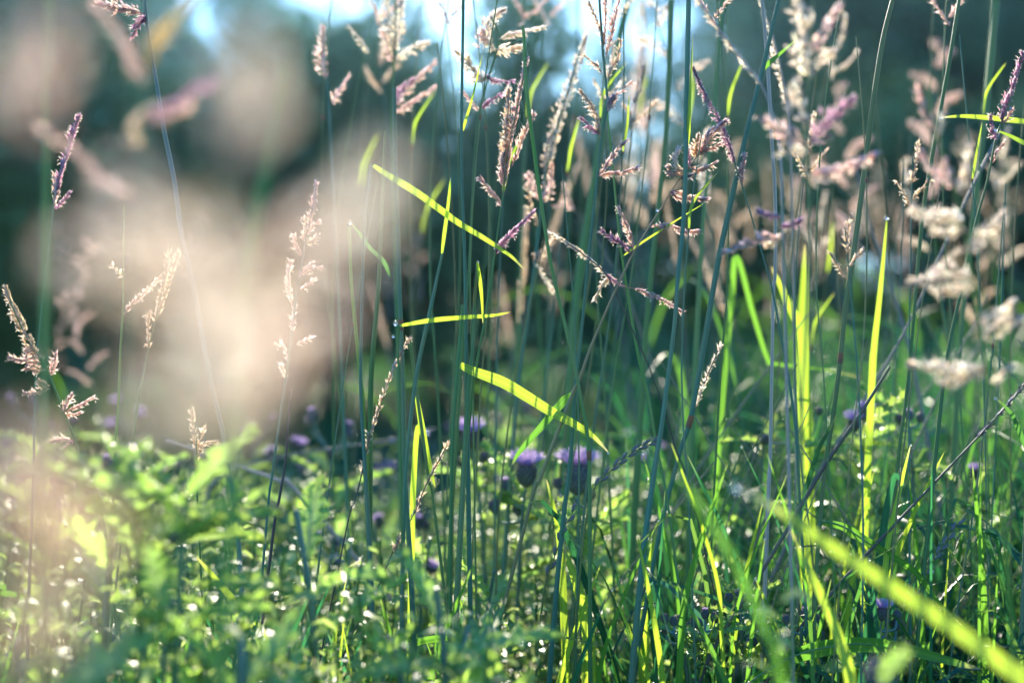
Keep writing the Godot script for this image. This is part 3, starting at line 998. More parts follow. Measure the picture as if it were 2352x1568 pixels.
	shoot("green_grass_plant", "green stem leaning left below the green arching stem, ending in a withered tip", [940, 778, 965, 960, 985, 1100, 1000, 1190], F + 0.02, 5, 9, GREEN, {"leaves": [[[955, 900, 975, 1010, 990, 1080, 1000, 1120], 15, LIME, 0.2]]})
	shoot("spiked_grass_plant", "brown leaning seed spike with thin bristles standing under the horizontal withered leaf", [935, 790, 913, 826, 889, 882, 869, 942, 849, 1002, 831, 1086, 815, 1150, 790, 1240], F, 1.5, 4, DARK, {"category": "seed head", "heads": [[[829, 1090, 849, 1002, 869, 942, 889, 882, 913, 826, 940, 776], 13, STRAW, 0.55, 0.0045, 0.03]]})
	shoot("spiked_grass_plant", "brown leaning seed spike rising to the stem of the widest leaf", [1028, 1020, 980, 1111, 950, 1181, 915, 1241, 900, 1271, 850, 1390, 790, 1500], F + 0.01, 1.5, 4, DARK, {"category": "seed head", "heads": [[[905, 1262, 915, 1241, 950, 1181, 980, 1111, 1005, 1062, 1033, 1010], 13, STRAW, 0.6, 0.0045, 0.03]]})
	shoot("spiked_grass_plant", "short pale seed spike tipped white beside the orange-jointed stem", [1650, 805, 1639, 830, 1619, 878, 1600, 930, 1575, 1000, 1545, 1100], F + 0.03, 1.5, 5, DARK * 1.5, {"category": "seed head", "heads": [[[1598, 935, 1612, 896, 1630, 850, 1657, 790], 11, CREAM, 0.8, 0.004, 0.05]]})
	couch("lone dark couch grass spike with neat slanting spikelets above the thistle flowers", [1366, 1118, 1401, 1081, 1430, 1056, 1470, 1028, 1501, 1015], F, 13)
	couch("small couch grass spike nodding behind a teal stem, pale anthers at its top", [1255, 1330, 1280, 1262, 1292, 1220, 1320, 1170], F + 0.01, 9)
	couch("dark narrow couch grass spike leaning right among the thick blades", [2096, 1385, 2136, 1301, 2166, 1255, 2204, 1198], F, 12)
	shoot("dry_grass_plant", "bare dark dry stalk slanting up steeply through the blades behind the thistle buds", [2045, 842, 1976, 951, 1891, 1076, 1776, 1271, 1676, 1431, 1611, 1556], F - 0.01, 5, 11, DARK * 1.3, {"category": "dry stalk"})
	shoot("dry_grass_plant", "thin dark dry stalk slanting over the arched leaf, brush-like at its tip", [2352, 888, 2296, 951, 2226, 1026, 2126, 1131, 2026, 1236, 1956, 1311, 1896, 1381, 1800, 1500], F, 3, 8, DARK * 1.2, {"category": "dry stalk", "heads": [[[2246, 1004, 2280, 968, 2330, 910, 2380, 850], 18, SLATE, 0.9, 0.005, 0.02]]})
	shoot("flowering_grass_plant", "dark purplish grass head on a thin stem in front of the horizontal bright leaf", [2345, 130, 2330, 190, 2305, 270, 2288, 320, 2270, 410, 2240, 520, 2215, 640, 2180, 800, 2160, 950], F, 3, 8, GREEN * 0.8, {
		"heads": [[[2300, 285, 2310, 240, 2330, 190, 2352, 120], 20, PURPLE, 1.4], [[2290, 318, 2280, 300, 2278, 266], 12, PURPLE, 1.2], [[2280, 372, 2290, 350, 2308, 326], 12, PINK, 1.1], [[2302, 280, 2318, 268, 2328, 250], 14, PINK, 1.1]]})
	shoot("green_grass_plant", "dark green straight stem standing alone between two blurred cream heads", [2214, -50, 2204, 0, 2180, 150, 2160, 260, 2125, 460, 2110, 600, 2097, 760, 2080, 930, 2060, 1100], F + 0.05, 6, 9, GREEN * 0.8)
	shoot("flowering_grass_plant", "thin stem with one soft brush-like head just above the sunlit thistle leaves", [452, 1000, 450, 1050, 452, 1120, 455, 1200, 460, 1300], F, 3, 5, GREEN, {"heads": [[[452, 1050, 462, 1030, 478, 1016, 498, 1014], 14, STRAW, 0.8, 0.005], [[452, 1060, 456, 1020, 470, 980], 10, STRAW, 0.7, 0.005], [[450, 1040, 445, 990, 440, 940], 14, STRAW, 0.7, 0.005]]})
	shoot("flowering_grass_plant", "green stem with two slender parallel seed heads in the cream haze", [388, 560, 378, 640, 360, 720, 340, 800, 325, 880, 310, 970], F + 0.02, 2.5, 5, GREEN, {"heads": [[[352, 750, 366, 690, 378, 640, 390, 575], 13, STRAW, 1.0], [[356, 740, 378, 680, 396, 620, 410, 578], 12, STRAW, 0.9], [[340, 800, 340, 760, 342, 715], 10, STRAW, 0.9]]})
	shoot("green_grass_plant", "thin lime stem with one pink side cluster in the cream haze", [284, 470, 283, 560, 282, 640, 282, 700, 276, 800, 270, 950, 262, 1080], F + 0.01, 3, 5, LEAF, {"heads": [[[284, 722, 310, 690, 330, 672, 368, 636], 13, PINK, 1.0], [[282, 634, 270, 625, 256, 606], 8, STRAW, 0.7]]})
	shoot("dry_grass_plant", "dark bare stalk rising beside the slim pinkish panicle's stem", [668, 895, 662, 960, 655, 1060, 640, 1150, 625, 1240], F + 0.02, 4, 6, DARK * 1.4, {"category": "dry stalk"})
	shoot("flowering_grass_plant", "sunlit grass with four spreading white-edged clusters under the brightest sky", [1128, 40, 1148, 80, 1140, 120, 1118, 190, 1100, 260, 1090, 350, 1084, 480, 1076, 640, 1062, 800], F + 0.09, 3, 7, GREEN, {
		"heads": [[[1140, 120, 1120, 90, 1130, 40, 1160, 20], 34, CREAM, 1.2], [[1146, 90, 1170, 80, 1200, 74, 1252, 62], 20, CREAM, 1.0], [[1120, 180, 1090, 170, 1075, 130], 34, CREAM, 1.1], [[1112, 190, 1080, 150, 1046, 116], 24, CREAM, 1.0], [[1140, 112, 1170, 112, 1196, 108], 30, CREAM, 1.1], [[1108, 185, 1120, 175, 1135, 186, 1180, 186], 10, PURPLE, 1.2], [[1102, 256, 1085, 235, 1062, 210], 12, ROSY, 1.0], [[1104, 250, 1130, 228, 1172, 205], 14, PURPLE, 1.0], [[1120, 100, 1105, 90, 1112, 70], 34, ROSY, 1.0]]})

func couch(label: String, xy: Array, d: float, count: int) -> void:
	var p := line(xy, d)
	var down := PackedVector3Array([p[0] + (p[0] - p[1]) * 0.7 + Vector3(0, -0.03, 0), p[0] + (p[0] - p[1]) * 1.2 + Vector3(0, -0.10, 0)])
	down = ease_to_ground(PackedVector3Array([p[0], down[0], down[1]]))
	down.reverse()
	var stem := smooth(down, 5)
	var spike := smooth(p, 8)
	var o := thing("couch_grass_plant", label, "grass", Vector3(stem[0].x, 0, stem[0].z))
	var s := Shape.new()
	s.tube(stem, 0.0014, 0.0008, 7, GREEN, OLIVE)
	part("stem", s, M.stem, o)
	s = Shape.new()
	s.tube(spike, 0.0006, 0.0003, 5, OLIVE, OLIVE)
	part("spike_axis", s, M.stem, o)
	for k in count:
		var f := (k + 0.4) / count * (spike.size() - 1.001)
		var q := spike[int(f)]
		var t := (spike[int(f) + 1] - spike[int(f)]).normalized()
		var side := t.cross(look.z).normalized() * (1.0 if k % 2 else -1.0)
		s = Shape.new()
		for j in 3:
			var dd := (t + side * (0.22 + 0.14 * j) + look.z * rng.randf_range(-0.15, 0.15)).normalized()
			s.spindle(q, dd, dd.cross(look.z).normalized(), 0.011 * (1.0 - 0.12 * j), 0.0019, Color(0.10, 0.15, 0.12), Color(0.17, 0.15, 0.13))
			s.sliver(q + dd * 0.0095, q + dd * 0.0125, side, 0.0003, Color(0.5, 0.42, 0.3))
		if k % 3 == 0:
			for j in 2:
				var ap := q + (t + side * 0.5).normalized() * 0.008
				var fall := (Vector3.DOWN + side * rng.randf_range(-0.2, 0.6)).normalized()
				s.spindle(ap, fall, fall.cross(look.z).normalized(), 0.0042, 0.0008, Color(0.7, 0.58, 0.34), Color(0.75, 0.66, 0.45))
		part("spikelet", s, M.bract, o)

# ---------------------------------------------------------------- single leaves that stand out
func lone(label: String, xy: Array, d: float, w: float, col: Color, roll := 0.0, tip := TIP, dew_at := [], lean := 0.0, group := "") -> void:
	# given tip to base; the base is carried down to the soil
	var p := ease_to_ground(line(xy, d, lean))
	p = smooth(p, 6)
	p.reverse()
	var o := thing("grass_shoot", label, "grass blade", Vector3(p[0].x, 0, p[0].z), group)
	var face := (look * Vector3(0, 0.3, 1)).normalized()
	var t := (p[p.size() - 1] - p[0]).normalized()
	var s := Shape.new()
	var tint := vary(col, 0.1)
	s.blade(p, w * UNIT * d, face.rotated(t, roll), 0.2, rng.randf_range(-0.3, 0.3), tint, tint, tip)
	part("blade", s, M.leaf, o)
	for k in dew_at:
		dew(o, at(k[0], k[1], d), k[2] * UNIT * d * 0.5)

func blades() -> void:
	var F := FOCUS
	shoot("withered_grass_plant", "thin withered leaf lying level between the stems, brown at its end", [916, 748, 914, 800, 918, 960], F - 0.02, 5, 7, GREEN, {"category": "leaf", "leaves": [[[917, 748, 993, 735, 1073, 728, 1133, 724, 1174, 716], 11, LIME, 0.3, Color(0.4, 0.22, 0.12), 0.0]]})
	lone("large soft-edged lime blade slanting from a white dew drop down over the thistle flower", [1692, 1116, 1800, 1180, 1900, 1250, 2050, 1350, 2200, 1450, 2352, 1562, 2460, 1650], 0.74, 46, LIME, 0.0, Color(0.6, 0.6, 0.4), [[1692, 1118, 24]])
	lone("soft-edged lime blade standing on the near side of the dark slanting stalk", [1816, 1215, 1840, 1270, 1866, 1325, 1901, 1401, 1931, 1480, 1960, 1600], 0.98, 30, LIME, 0.1)
	lone("very soft green blade whose blurred tip ends by the leaning teal stem", [1546, 1076, 1580, 1120, 1626, 1185, 1690, 1300, 1760, 1450, 1800, 1600], 0.70, 22, LEAF, 0.2)
	shoot("arching_grass_plant", "broad arched leaf with a shiny upper edge drooping to a fine tip", [2216, 1441, 2151, 1376, 2101, 1311, 2036, 1273, 1986, 1241, 1936, 1209, 1888, 1199, 1880, 1230, 1876, 1320], F, 1.5, 6, GREEN, {"category": "leaf", "leaves": [[[1884, 1199, 1936, 1208, 1986, 1238, 2036, 1270, 2101, 1311, 2151, 1376, 2216, 1442], 22, LEAF, 0.7]]})
	shoot("arching_grass_plant", "broad level green leaf bowed across the foot of the thistles", [2246, 1535, 2176, 1516, 2076, 1489, 2001, 1480, 1926, 1482, 1826, 1506, 1726, 1565, 1690, 1620], F - 0.06, 2, 6, GREEN, {"category": "leaf", "leaves": [[[1700, 1580, 1826, 1506, 1926, 1482, 2001, 1480, 2076, 1489, 2176, 1516, 2256, 1537], 40, LEAF, 0.5]]})
	shoot("green_grass_plant", "far-side stem bearing a level bright leaf with a white tip", [2420, 100, 2410, 250, 2400, 300, 2390, 500, 2370, 900], F + 0.02, 5, 9, TEAL, {"leaves": [[[2400, 284, 2330, 277, 2271, 271, 2211, 267, 2162, 270], 15, LIME, 0.15, Color(0.75, 0.7, 0.6)], [[2400, 348, 2352, 328, 2320, 312, 2289, 299], 13, LIME, 0.1]], "dew": [[2163, 269, 9], [2289, 298, 8]]})
	lone("narrow upright lime blade tipped with dew behind the jointed dark green stem", [2038, 502, 2030, 590, 2020, 690, 2008, 800, 2002, 900], F + 0.12, 17, LIME, 0.0, LIME, [[2038, 500, 10]])
	lone("soft bright yellow-green blade bent like an elbow behind the pale dry stalk", [1772, 612, 1790, 650, 1812, 700, 1840, 762, 1846, 860, 1850, 1000], F + 0.22, 30, LIME, 0.0)
	lone("soft upright yellow-green blade behind the pale dry stalk", [1850, 560, 1848, 640, 1844, 766, 1846, 900, 1850, 1020], F + 0.26, 34, LIME * 0.8, 0.0)
	lone("soft green blade creased to a right angle behind the pale dry stalk", [1980, 868, 1900, 850, 1785, 836, 1764, 826, 1730, 720, 1692, 590, 1680, 700, 1660, 900], F + 0.3, 14, LEAF, 0.0)
	lone("bright blade with a pale tip beside the brush-tipped dark stalk", [2092, 1022, 2080, 1070, 2066, 1130, 2041, 1241, 2030, 1360], F, 15, LIME, 0.1, Color(0.6, 0.55, 0.3), [[2093, 1021, 6]])
	lone("dull bluish leaf bent over behind the bright pale-tipped blade", [2078, 1118, 2066, 1098, 2052, 1100, 2034, 1180, 2016, 1300, 2000, 1400], F + 0.02, 26, DEEP, 0.3, DEEP)
	lone("sharp yellow-green blade slanting under the sunlit thistle leaves", [445, 1272, 485, 1318, 550, 1394, 625, 1482, 675, 1536, 720, 1600], F - 0.02, 27, LIME, -0.2)
	lone("dull green blade lying low at the orange haze", [155, 1428, 85, 1388, 10, 1363, -60, 1400], F, 18, LEAF * 0.8, 0.3)
	lone("shiny level green blade lying across the foot of the stems", [1391, 1484, 1266, 1457, 1191, 1451, 1100, 1456, 1025, 1463, 955, 1474, 900, 1510], F, 22, LEAF, 0.9)
	lone("wide glowing yellow-green blade beside the teal stem's foot", [1290, 1255, 1310, 1300, 1330, 1360, 1350, 1450, 1352, 1560], F + 0.05, 34, LIME, 0.0)
	lone("glowing yellow-green blade under the purple thistle flowers", [1255, 1100, 1268, 1150, 1282, 1215, 1290, 1300, 1295, 1400], F + 0.05, 18, LIME, 0.0)
	lone("narrow arching leaf curled over like a hook before the thistle buds", [1482, 1360, 1495, 1342, 1512, 1336, 1540, 1350, 1580, 1390, 1612, 1424, 1640, 1500], F, 13, TEAL, 0.4)
	lone("green blade leaning left of the wide glowing blade", [1000, 1120, 985, 1080, 975, 1020, 960, 980, 950, 1100, 945, 1300], F + 0.04, 14, LIME, 0.0)
	lone("broad shaded green blade between the orange-jointed stem and the dark slanting stalk", [1508, 1205, 1500, 1260, 1490, 1330, 1480, 1430, 1478, 1560], F + 0.08, 26, LIME, 0.0)
	lone("fine lime blade tipped with a tiny drop near the brown seed spikes", [796, 1325, 785, 1380, 772, 1450, 765, 1520], F, 9, LIME, 0.0, TIP)
	lone("second fine lime blade close to the brown seed spikes", [792, 1412, 786, 1460, 778, 1530, 770, 1580], F - 0.01, 9, LIME, 0.0, TIP, [[791, 1410, 5]])
	# blades that differ only in where they stand
	var spots := []
	for k in 46:
		spots.append([rng.randf_range(1420, 2340), rng.randf_range(1000, 1420), rng.randf_range(-0.09, 0.25)])
	for k in 26:
		spots.append([rng.randf_range(680, 1420), rng.randf_range(1280, 1480), rng.randf_range(-0.1, 0.15)])
	for k in 10:
		spots.append([rng.randf_range(20, 660), rng.randf_range(1330, 1500), rng.randf_range(-0.12, 0.1)])
	for k in spots.size():
		var x: float = spots[k][0]
		var y: float = spots[k][1]
		var slant := rng.randf_range(-150, 150)
		var col: Color = [LIME, LEAF, DEEP, LEAF, DEEP * 1.2][k % 5]
		lone(["lime blade among the thick grass at the foot of the stems", "mid-green blade among the thick grass at the foot of the stems", "deep green blade among the thick grass at the foot of the stems", "mid-green blade among the thick grass at the foot of the stems", "deep green blade among the thick grass at the foot of the stems"][k % 5],
			[x, y, x + slant * 0.25, y + 70, x + slant * 0.6, y + 170, x + slant, y + 320, x + slant * 1.1, y + 450], FOCUS + float(spots[k][2]), rng.randf_range(7, 20), col, rng.randf_range(-0.6, 0.6), col.lerp(TIP, 0.4), [[x, y, rng.randf_range(5, 8)]] if k % 4 == 0 else [], 0.04, ["lime blades", "mid-green blades", "deep green blades", "mid-green blades", "deep green blades"][k % 5] + " at the foot of the stems")

# ---------------------------------------------------------------- thistles one can point to
func thistles() -> void:
	var F := FOCUS
	thistle("creeping thistle with four packed closed buds by the hooked leaf", [1546, 1455, 1566, 1491, 1581, 1556], F, [[1529, 1422, 9, 0], [1548, 1428, 9, 0], [1561, 1424, 9, 0], [1530, 1448, 8, 0]], 7, "", 0.05)
	thistle("creeping thistle with one bud just opening violet among round buds", [1618, 1452, 1641, 1511, 1671, 1566], F, [[1591, 1438, 9, 0], [1606, 1434, 10, 0], [1620, 1412, 9, 1], [1641, 1420, 10, 0]], 7, "", 0.05)
	thistle("creeping thistle with three bare round buds behind the dark slanting stalk", [1700, 1390, 1706, 1491, 1711, 1561], F + 0.02, [[1699, 1368, 11, 0], [1719, 1376, 10, 0], [1677, 1374, 9, 0]], 10, "", 0.055)
	thistle("creeping thistle with the largest purple-topped bud and a low side bud", [1740, 1450, 1760, 1500, 1775, 1560], F, [[1742, 1426, 15, 1], [1758, 1474, 11, 0], [1733, 1468, 9, 0]], 8, "", 0.05)
	thistle("creeping thistle with five tight buds rising behind the soft lime blade", [1842, 1440, 1841, 1496, 1843, 1570], F, [[1808, 1424, 9, 0], [1851, 1412, 11, 1], [1871, 1422, 10, 0], [1857, 1460, 10, 0], [1881, 1462, 10, 0]], 8, "", 0.05)
	thistle("creeping thistle crowned by one open violet flower over dark buds", [2022, 1450, 2015, 1510, 2005, 1590], F, [[2026, 1410, 13, 2], [2060, 1414, 9, 0], [2058, 1436, 11, 0], [2034, 1428, 10, 0], [2008, 1414, 9, 0]], 9, "", 0.05)
	thistle("low creeping thistle with two buds under the level green leaf", [1855, 1560, 1860, 1600], F, [[1851, 1552, 10, 0], [1872, 1556, 9, 0]], 5, "", 0.05)
	thistle("soft pink thistle flower on a dark neck by the tall bluish stem's foot", [1085, 1030, 1095, 1100, 1105, 1200], 1.42, [[1082, 1008, 19, 2], [1110, 1050, 10, 0], [1060, 1060, 9, 0]], 10, "", 0.07)
	thistle("soft violet thistle flower beside the leaf folded off a bent stem", [1205, 1130, 1200, 1190, 1195, 1260], 1.34, [[1208, 1092, 22, 2], [1165, 1120, 14, 1], [1140, 1165, 13, 0], [1190, 1170, 12, 0]], 10, "", 0.07)
	thistle("brightest soft thistle flower, white-violet, under the green arching stem", [1322, 1145, 1325, 1200, 1330, 1280], 1.33, [[1327, 1104, 28, 2], [1284, 1112, 11, 0], [1352, 1140, 11, 0]], 12, "", 0.08)
	thistle("soft thistle with two violet flowers touching, in front of the far blades", [1975, 1000, 1985, 1080, 1990, 1150], 1.36, [[1964, 975, 13, 2], [1986, 952, 12, 2]], 8, "", 0.06)
	thistle("soft thistle with one upright violet tuft between dark side buds", [2090, 980, 2095, 1060, 2100, 1150], 1.36, [[2090, 955, 10, 1], [2068, 963, 9, 0], [2112, 960, 9, 0]], 8, "", 0.06)
	thistle("small soft lilac thistle flower deep in the thick grass", [2240, 1110, 2245, 1180], 1.4, [[2240, 1090, 10, 2]], 6, "", 0.06)
	thistle("soft thistle with dark double buds among the thick blades behind the pale stalk", [1755, 1020, 1750, 1100], 1.4, [[1757, 1010, 10, 0], [1740, 1015, 9, 0], [1880, 945, 8, 0]], 7, "", 0.06)
	thistle("large blurred grey thistle bud rising at the foot of the violet-flowered thistle", [2025, 1580, 2025, 1640], 0.80, [[2026, 1562, 34, 0]], 4, "", 0.05)
	thistle("leafy sunlit thistle top glowing yellow-green below the cream haze", [300, 1060, 310, 1150, 320, 1300], 0.88, [[255, 1075, 12, 0]], 18, "", 0.075)
	thistle("leafy sunlit thistle leaning from the cream haze over the sharp lime blade", [430, 1140, 420, 1230, 410, 1380], 0.86, [[400, 1235, 13, 1]], 16, "", 0.075)
	thistle("low brilliant yellow-green thistle top over the foot of the haze", [395, 1370, 380, 1450, 375, 1540], 0.84, [], 14, "", 0.07)

# ---------------------------------------------------------------- grasses a little out of focus
func soft_shoots() -> void:
	shoot("flowering_grass_plant", "large soft pink and cream panicle spreading before the pale dry stalk", [1870, -30, 1865, 60, 1860, 170, 1850, 300, 1858, 420, 1860, 560, 1850, 800, 1840, 1000], 0.90, 3, 8, GREEN, {
		"heads": [
			[[1852, 330, 1810, 310, 1780, 290, 1742, 268], 44, ROSY, 0.74], [[1853, 350, 1820, 350, 1780, 352], 34, CREAM, 0.74], [[1858, 400, 1900, 395, 1950, 380, 2012, 352], 44, ROSY, 0.81], [[1856, 330, 1890, 300, 1920, 262, 1960, 225], 54, PURPLE, 0.74],
			[[1857, 280, 1840, 250, 1830, 220, 1834, 180], 50, CREAM, 0.74], [[1864, 180, 1850, 140, 1840, 100, 1850, 50], 58, CREAM, 0.74], [[1862, 120, 1880, 90, 1905, 50, 1930, 10], 46, ROSY, 0.68], [[1862, 150, 1890, 130, 1912, 120], 40, CREAM, 0.68], [[1858, 420, 1880, 412, 1905, 400], 40, CREAM, 0.74], [[1866, 60, 1840, 30, 1830, -10], 46, CREAM, 0.68]]})
	shoot("flowering_grass_plant", "soft pinkish-purple panicle with two level clusters crossing the pale dry stalk", [1800, 460, 1790, 520, 1800, 580, 1815, 660, 1830, 800, 1840, 950], 0.97, 2.5, 5, GREEN, {
		"heads": [[[1796, 545, 1760, 548, 1720, 560, 1662, 582], 32, ROSY, 0.81], [[1792, 500, 1765, 495, 1740, 486], 30, PURPLE, 0.74], [[1794, 520, 1815, 512, 1842, 504], 24, PURPLE, 0.74], [[1796, 535, 1775, 560, 1760, 566], 24, CREAM, 0.74]]})
	shoot("flowering_grass_plant", "soft cream-tufted grass with wide level clusters near the thick grass", [2130, 190, 2150, 300, 2190, 420, 2215, 520, 2235, 640, 2260, 800, 2285, 950, 2300, 1100], 0.86, 3, 8, LEAF * 0.8, {
		"heads": [
			[[2150, 300, 2130, 270, 2118, 240, 2110, 200], 26, ROSY, 0.62], [[2152, 320, 2160, 290, 2166, 260], 24, CREAM, 0.62], [[2188, 420, 2140, 390, 2115, 350], 24, ROSY, 0.62], [[2190, 430, 2175, 400, 2170, 365], 32, ROSY, 0.68], [[2200, 440, 2215, 400, 2232, 330], 26, CREAM, 0.62],
			[[2212, 510, 2180, 500, 2140, 505, 2092, 482], 46, CREAM, 0.81], [[2214, 520, 2180, 540, 2140, 530], 36, CREAM, 0.74], [[2220, 580, 2240, 560, 2270, 525, 2302, 488], 42, CREAM, 0.81], [[2234, 640, 2190, 630, 2140, 645, 2090, 650], 56, CREAM, 0.87], [[2238, 650, 2200, 670, 2160, 670], 40, CREAM, 0.74],
			[[2252, 740, 2290, 720, 2330, 690], 56, CREAM, 0.81], [[2258, 780, 2300, 740, 2352, 730], 44, CREAM, 0.81], [[2265, 830, 2220, 860, 2160, 850, 2086, 836], 44, CREAM, 0.87], [[2268, 840, 2210, 880, 2160, 880], 38, CREAM, 0.81], [[2275, 880, 2300, 860, 2328, 838], 32, CREAM, 0.74]]})
	shoot("flowering_grass_plant", "soft dense silvery tail leaning up beside the slender paired-cluster grass", [1340, 95, 1310, 190, 1280, 290, 1255, 390, 1240, 500, 1225, 640, 1195, 850, 1180, 1000], 1.34, 3, 12, TEAL, {
		"heads": [[[1262, 370, 1285, 280, 1310, 200, 1335, 130, 1348, 80], 36, CREAM, 0.93, 0.004, 0.02], [[1250, 400, 1262, 350, 1290, 260], 26, STRAW, 0.74], [[1240, 460, 1262, 430, 1268, 375], 34, ROSY, 0.68], [[1238, 460, 1222, 420, 1212, 400], 30, ROSY, 0.68], [[1235, 520, 1218, 470, 1215, 420], 22, STRAW, 0.62], [[1230, 600, 1245, 580, 1280, 540], 22, STRAW, 0.62], [[1226, 600, 1250, 640, 1270, 670], 16, CREAM, 0.62]]})
	shoot("flowering_grass_plant", "soft pale panicle glowing under the brightest sky left of the tall bluish stem", [905, -30, 908, 40, 905, 120, 900, 260, 905, 420], 1.38, 4, 9, GREEN, {
		"heads": [[[905, 130, 895, 90, 890, 30, 885, -20], 40, CREAM, 0.74], [[906, 120, 915, 60, 925, 0], 42, CREAM, 0.74], [[906, 140, 930, 120, 960, 105, 985, 98], 28, CREAM, 0.68], [[900, 130, 890, 120, 880, 70], 30, ROSY, 0.62], [[903, 250, 930, 210, 960, 180, 1000, 140], 22, ROSY, 0.74], [[903, 262, 950, 232, 1000, 198], 18, ROSY, 0.74], [[906, 235, 925, 205, 950, 180], 24, PURPLE, 0.68]]})
	shoot("flowering_grass_plant", "soft greyish narrow head hanging in the top of the cream haze", [742, 60, 745, 130, 752, 200, 760, 340, 770, 520], 1.36, 3, 6, TEAL, {"heads": [[[746, 180, 740, 130, 742, 60], 30, ROSY, 0.62], [[764, 240, 775, 215, 802, 174], 20, ROSY, 0.74], [[845, 120, 825, 90, 800, 60], 18, CREAM, 0.62, 0.0046, 0.01]]})
	shoot("dry_grass_plant", "soft silvery seed tail sloping down to the leaning teal stem", [1600, -10, 1655, 70, 1700, 130, 1752, 200, 1790, 330, 1800, 600], 1.02, 4, 6, PALE, {"category": "dry stalk", "heads": [[[1745, 190, 1700, 132, 1650, 66, 1595, -10], 16, CREAM, 0.81, 0.004, 0.02]]})
	shoot("flowering_grass_plant", "soft silvery beaded tail hanging beside the pale dry stalk's top", [1745, 0, 1775, 80, 1800, 190, 1815, 300, 1820, 500], 1.3, 3, 6, PALE, {"heads": [[[1812, 260, 1795, 180, 1770, 80, 1742, -20], 16, CREAM, 0.56]]})
	shoot("flowering_grass_plant", "soft rosy heads standing deep behind the teal stems", [1480, 10, 1485, 160, 1490, 330, 1490, 500], 1.75, 3, 6, TEAL, {"heads": [[[1486, 300, 1470, 220, 1476, 100], 40, ROSY, 0.56], [[1488, 180, 1480, 80, 1475, 0], 40, CREAM, 0.56], [[1490, 430, 1505, 400, 1510, 350], 36, ROSY, 0.56]]})
	shoot("flowering_grass_plant", "soft pinkish forked head low behind the arching green stem", [1290, 430, 1310, 470, 1350, 520, 1400, 600, 1450, 700], 1.5, 2, 4, PALE * 0.7, {"heads": [[[1320, 485, 1305, 455, 1296, 420], 16, ROSY, 0.68], [[1318, 480, 1295, 470, 1275, 475], 14, ROSY, 0.68]]})
	for k in [[1443, 0, 1400, 200, 1330, 640, "soft broad green stem leaning behind the slender paired-cluster grass", 17, 1.5], [1660, 0, 1640, 260, 1615, 520, "soft green stem rising straight behind the purple-grey tail", 10, 1.36], [1542, 0, 1530, 300, 1495, 640, "soft lime-green stem leaning behind the thick teal stem", 12, 1.32], [2290, 0, 2265, 260, 2220, 640, "soft green stem behind the dark purplish head", 12, 1.36]]:
		shoot("green_grass_plant", k[6], [k[0], k[1], k[2], k[3], k[4], k[5], k[4] - 20, 900], k[8], k[7], k[7], TEAL.lerp(LEAF, 0.5))
	shoot("dry_grass_plant", "soft bluish-grey dry stalk slanting across behind the cream-tufted grass", [2300, 300, 2200, 500, 2080, 760, 1960, 960, 1850, 1150], 1.34, 6, 8, GREY, {"category": "dry stalk"})
	shoot("dry_grass_plant", "second soft grey dry stalk slanting left behind the jointed dark green stem", [1960, 360, 2000, 520, 2060, 700, 2110, 900], 1.5, 6, 8, GREY, {"category": "dry stalk"})
	shoot("dry_grass_plant", "soft pale stalk lying aslant with beads of dew above the sunlit thistles", [380, 1010, 470, 1040, 560, 1075, 640, 1105, 700, 1150], 1.42, 7, 8, PALE * 0.8, {"category": "dry stalk", "dew": [[435, 1022, 9], [456, 1030, 8], [630, 1100, 11]]})
	shoot("dry_grass_plant", "soft bluish stalk lying almost level behind the dark bare stalk", [1000, 985, 900, 1010, 760, 1030, 620, 1055, 500, 1100, 460, 1200], 1.6, 5, 7, GREY, {"category": "dry stalk", "dew": [[980, 990, 12], [900, 1010, 12], [800, 1022, 12]]})

	for k in 44:
		var x := rng.randf_range(1450, 2420)
		var y := rng.randf_range(620, 1150)
		var slant := rng.randf_range(90, 420) * (-1.0 if k % 3 else 1.0)
		var kind := k % 3
		shoot("thin_grass_plant", ["thin grey stalk criss-crossing the thick grass", "thin green stalk criss-crossing the thick grass", "thin straw-coloured stalk criss-crossing the thick grass"][kind], [x, y, x + slant * 0.35, y + 170, x + slant * 0.75, y + 380, x + slant, y + 560], rng.randf_range(1.17, 1.75), 2.5, 5, [GREY, GREEN, PALE * 0.5][kind], {"group": ["grey stalks", "green stalks", "straw-coloured stalks"][kind] + " criss-crossing the thick grass"})
	for k in 64:
		var x := rng.randf_range(760, 2380)
		var y := rng.randf_range(-60, 560) if k % 3 else -60.0
		var slant := rng.randf_range(-150, 60)
		var bow := rng.randf_range(-35, 35)
		var kind := k % 3
		var d := rng.randf_range(1.08, 1.85)
		var more := {"group": ["slim green stems", "slim bluish-green stems", "slim straw stems"][kind] + " between the flowering grasses"}
		if k % 4 == 0:
			more["heads"] = [[[x + slant * 0.1, y + 60, x + 6, y + 20, x + 14, y - 30], 12, [PINK, STRAW, CREAM][kind], 0.8], [[x + slant * 0.12, y + 100, x + 16, y + 80, x + 40, y + 52], 10, [PINK, STRAW, CREAM][kind], 0.8], [[x + slant * 0.14, y + 120, x - 16, y + 90, x - 34, y + 58], 10, [PINK, STRAW, CREAM][kind], 0.8]]
		elif k % 4 == 1:
			more["leaves"] = [[[x + slant * 0.4 + bow, y + 330, x + slant * 0.4 + bow + 10, y + 270, x + slant * 0.3 + 34, y + 200], 7, LIME, 0.2]]
		if k % 2:
			more["nodes"] = [[x + slant * 0.4 + bow, y + 330, 6]]
		shoot("thin_grass_plant", ["slim green grass stem between the flowering grasses", "slim bluish-green grass stem between the flowering grasses", "slim straw-tinted grass stem between the flowering grasses"][kind], [x, y, x + slant * 0.4 + bow, y + 330, x + slant * 0.75 + bow, y + 680, x + slant, y + 1000], d, 2.2, rng.randf_range(4, 6.5), [GREEN, TEAL, OLIVE][kind], more)

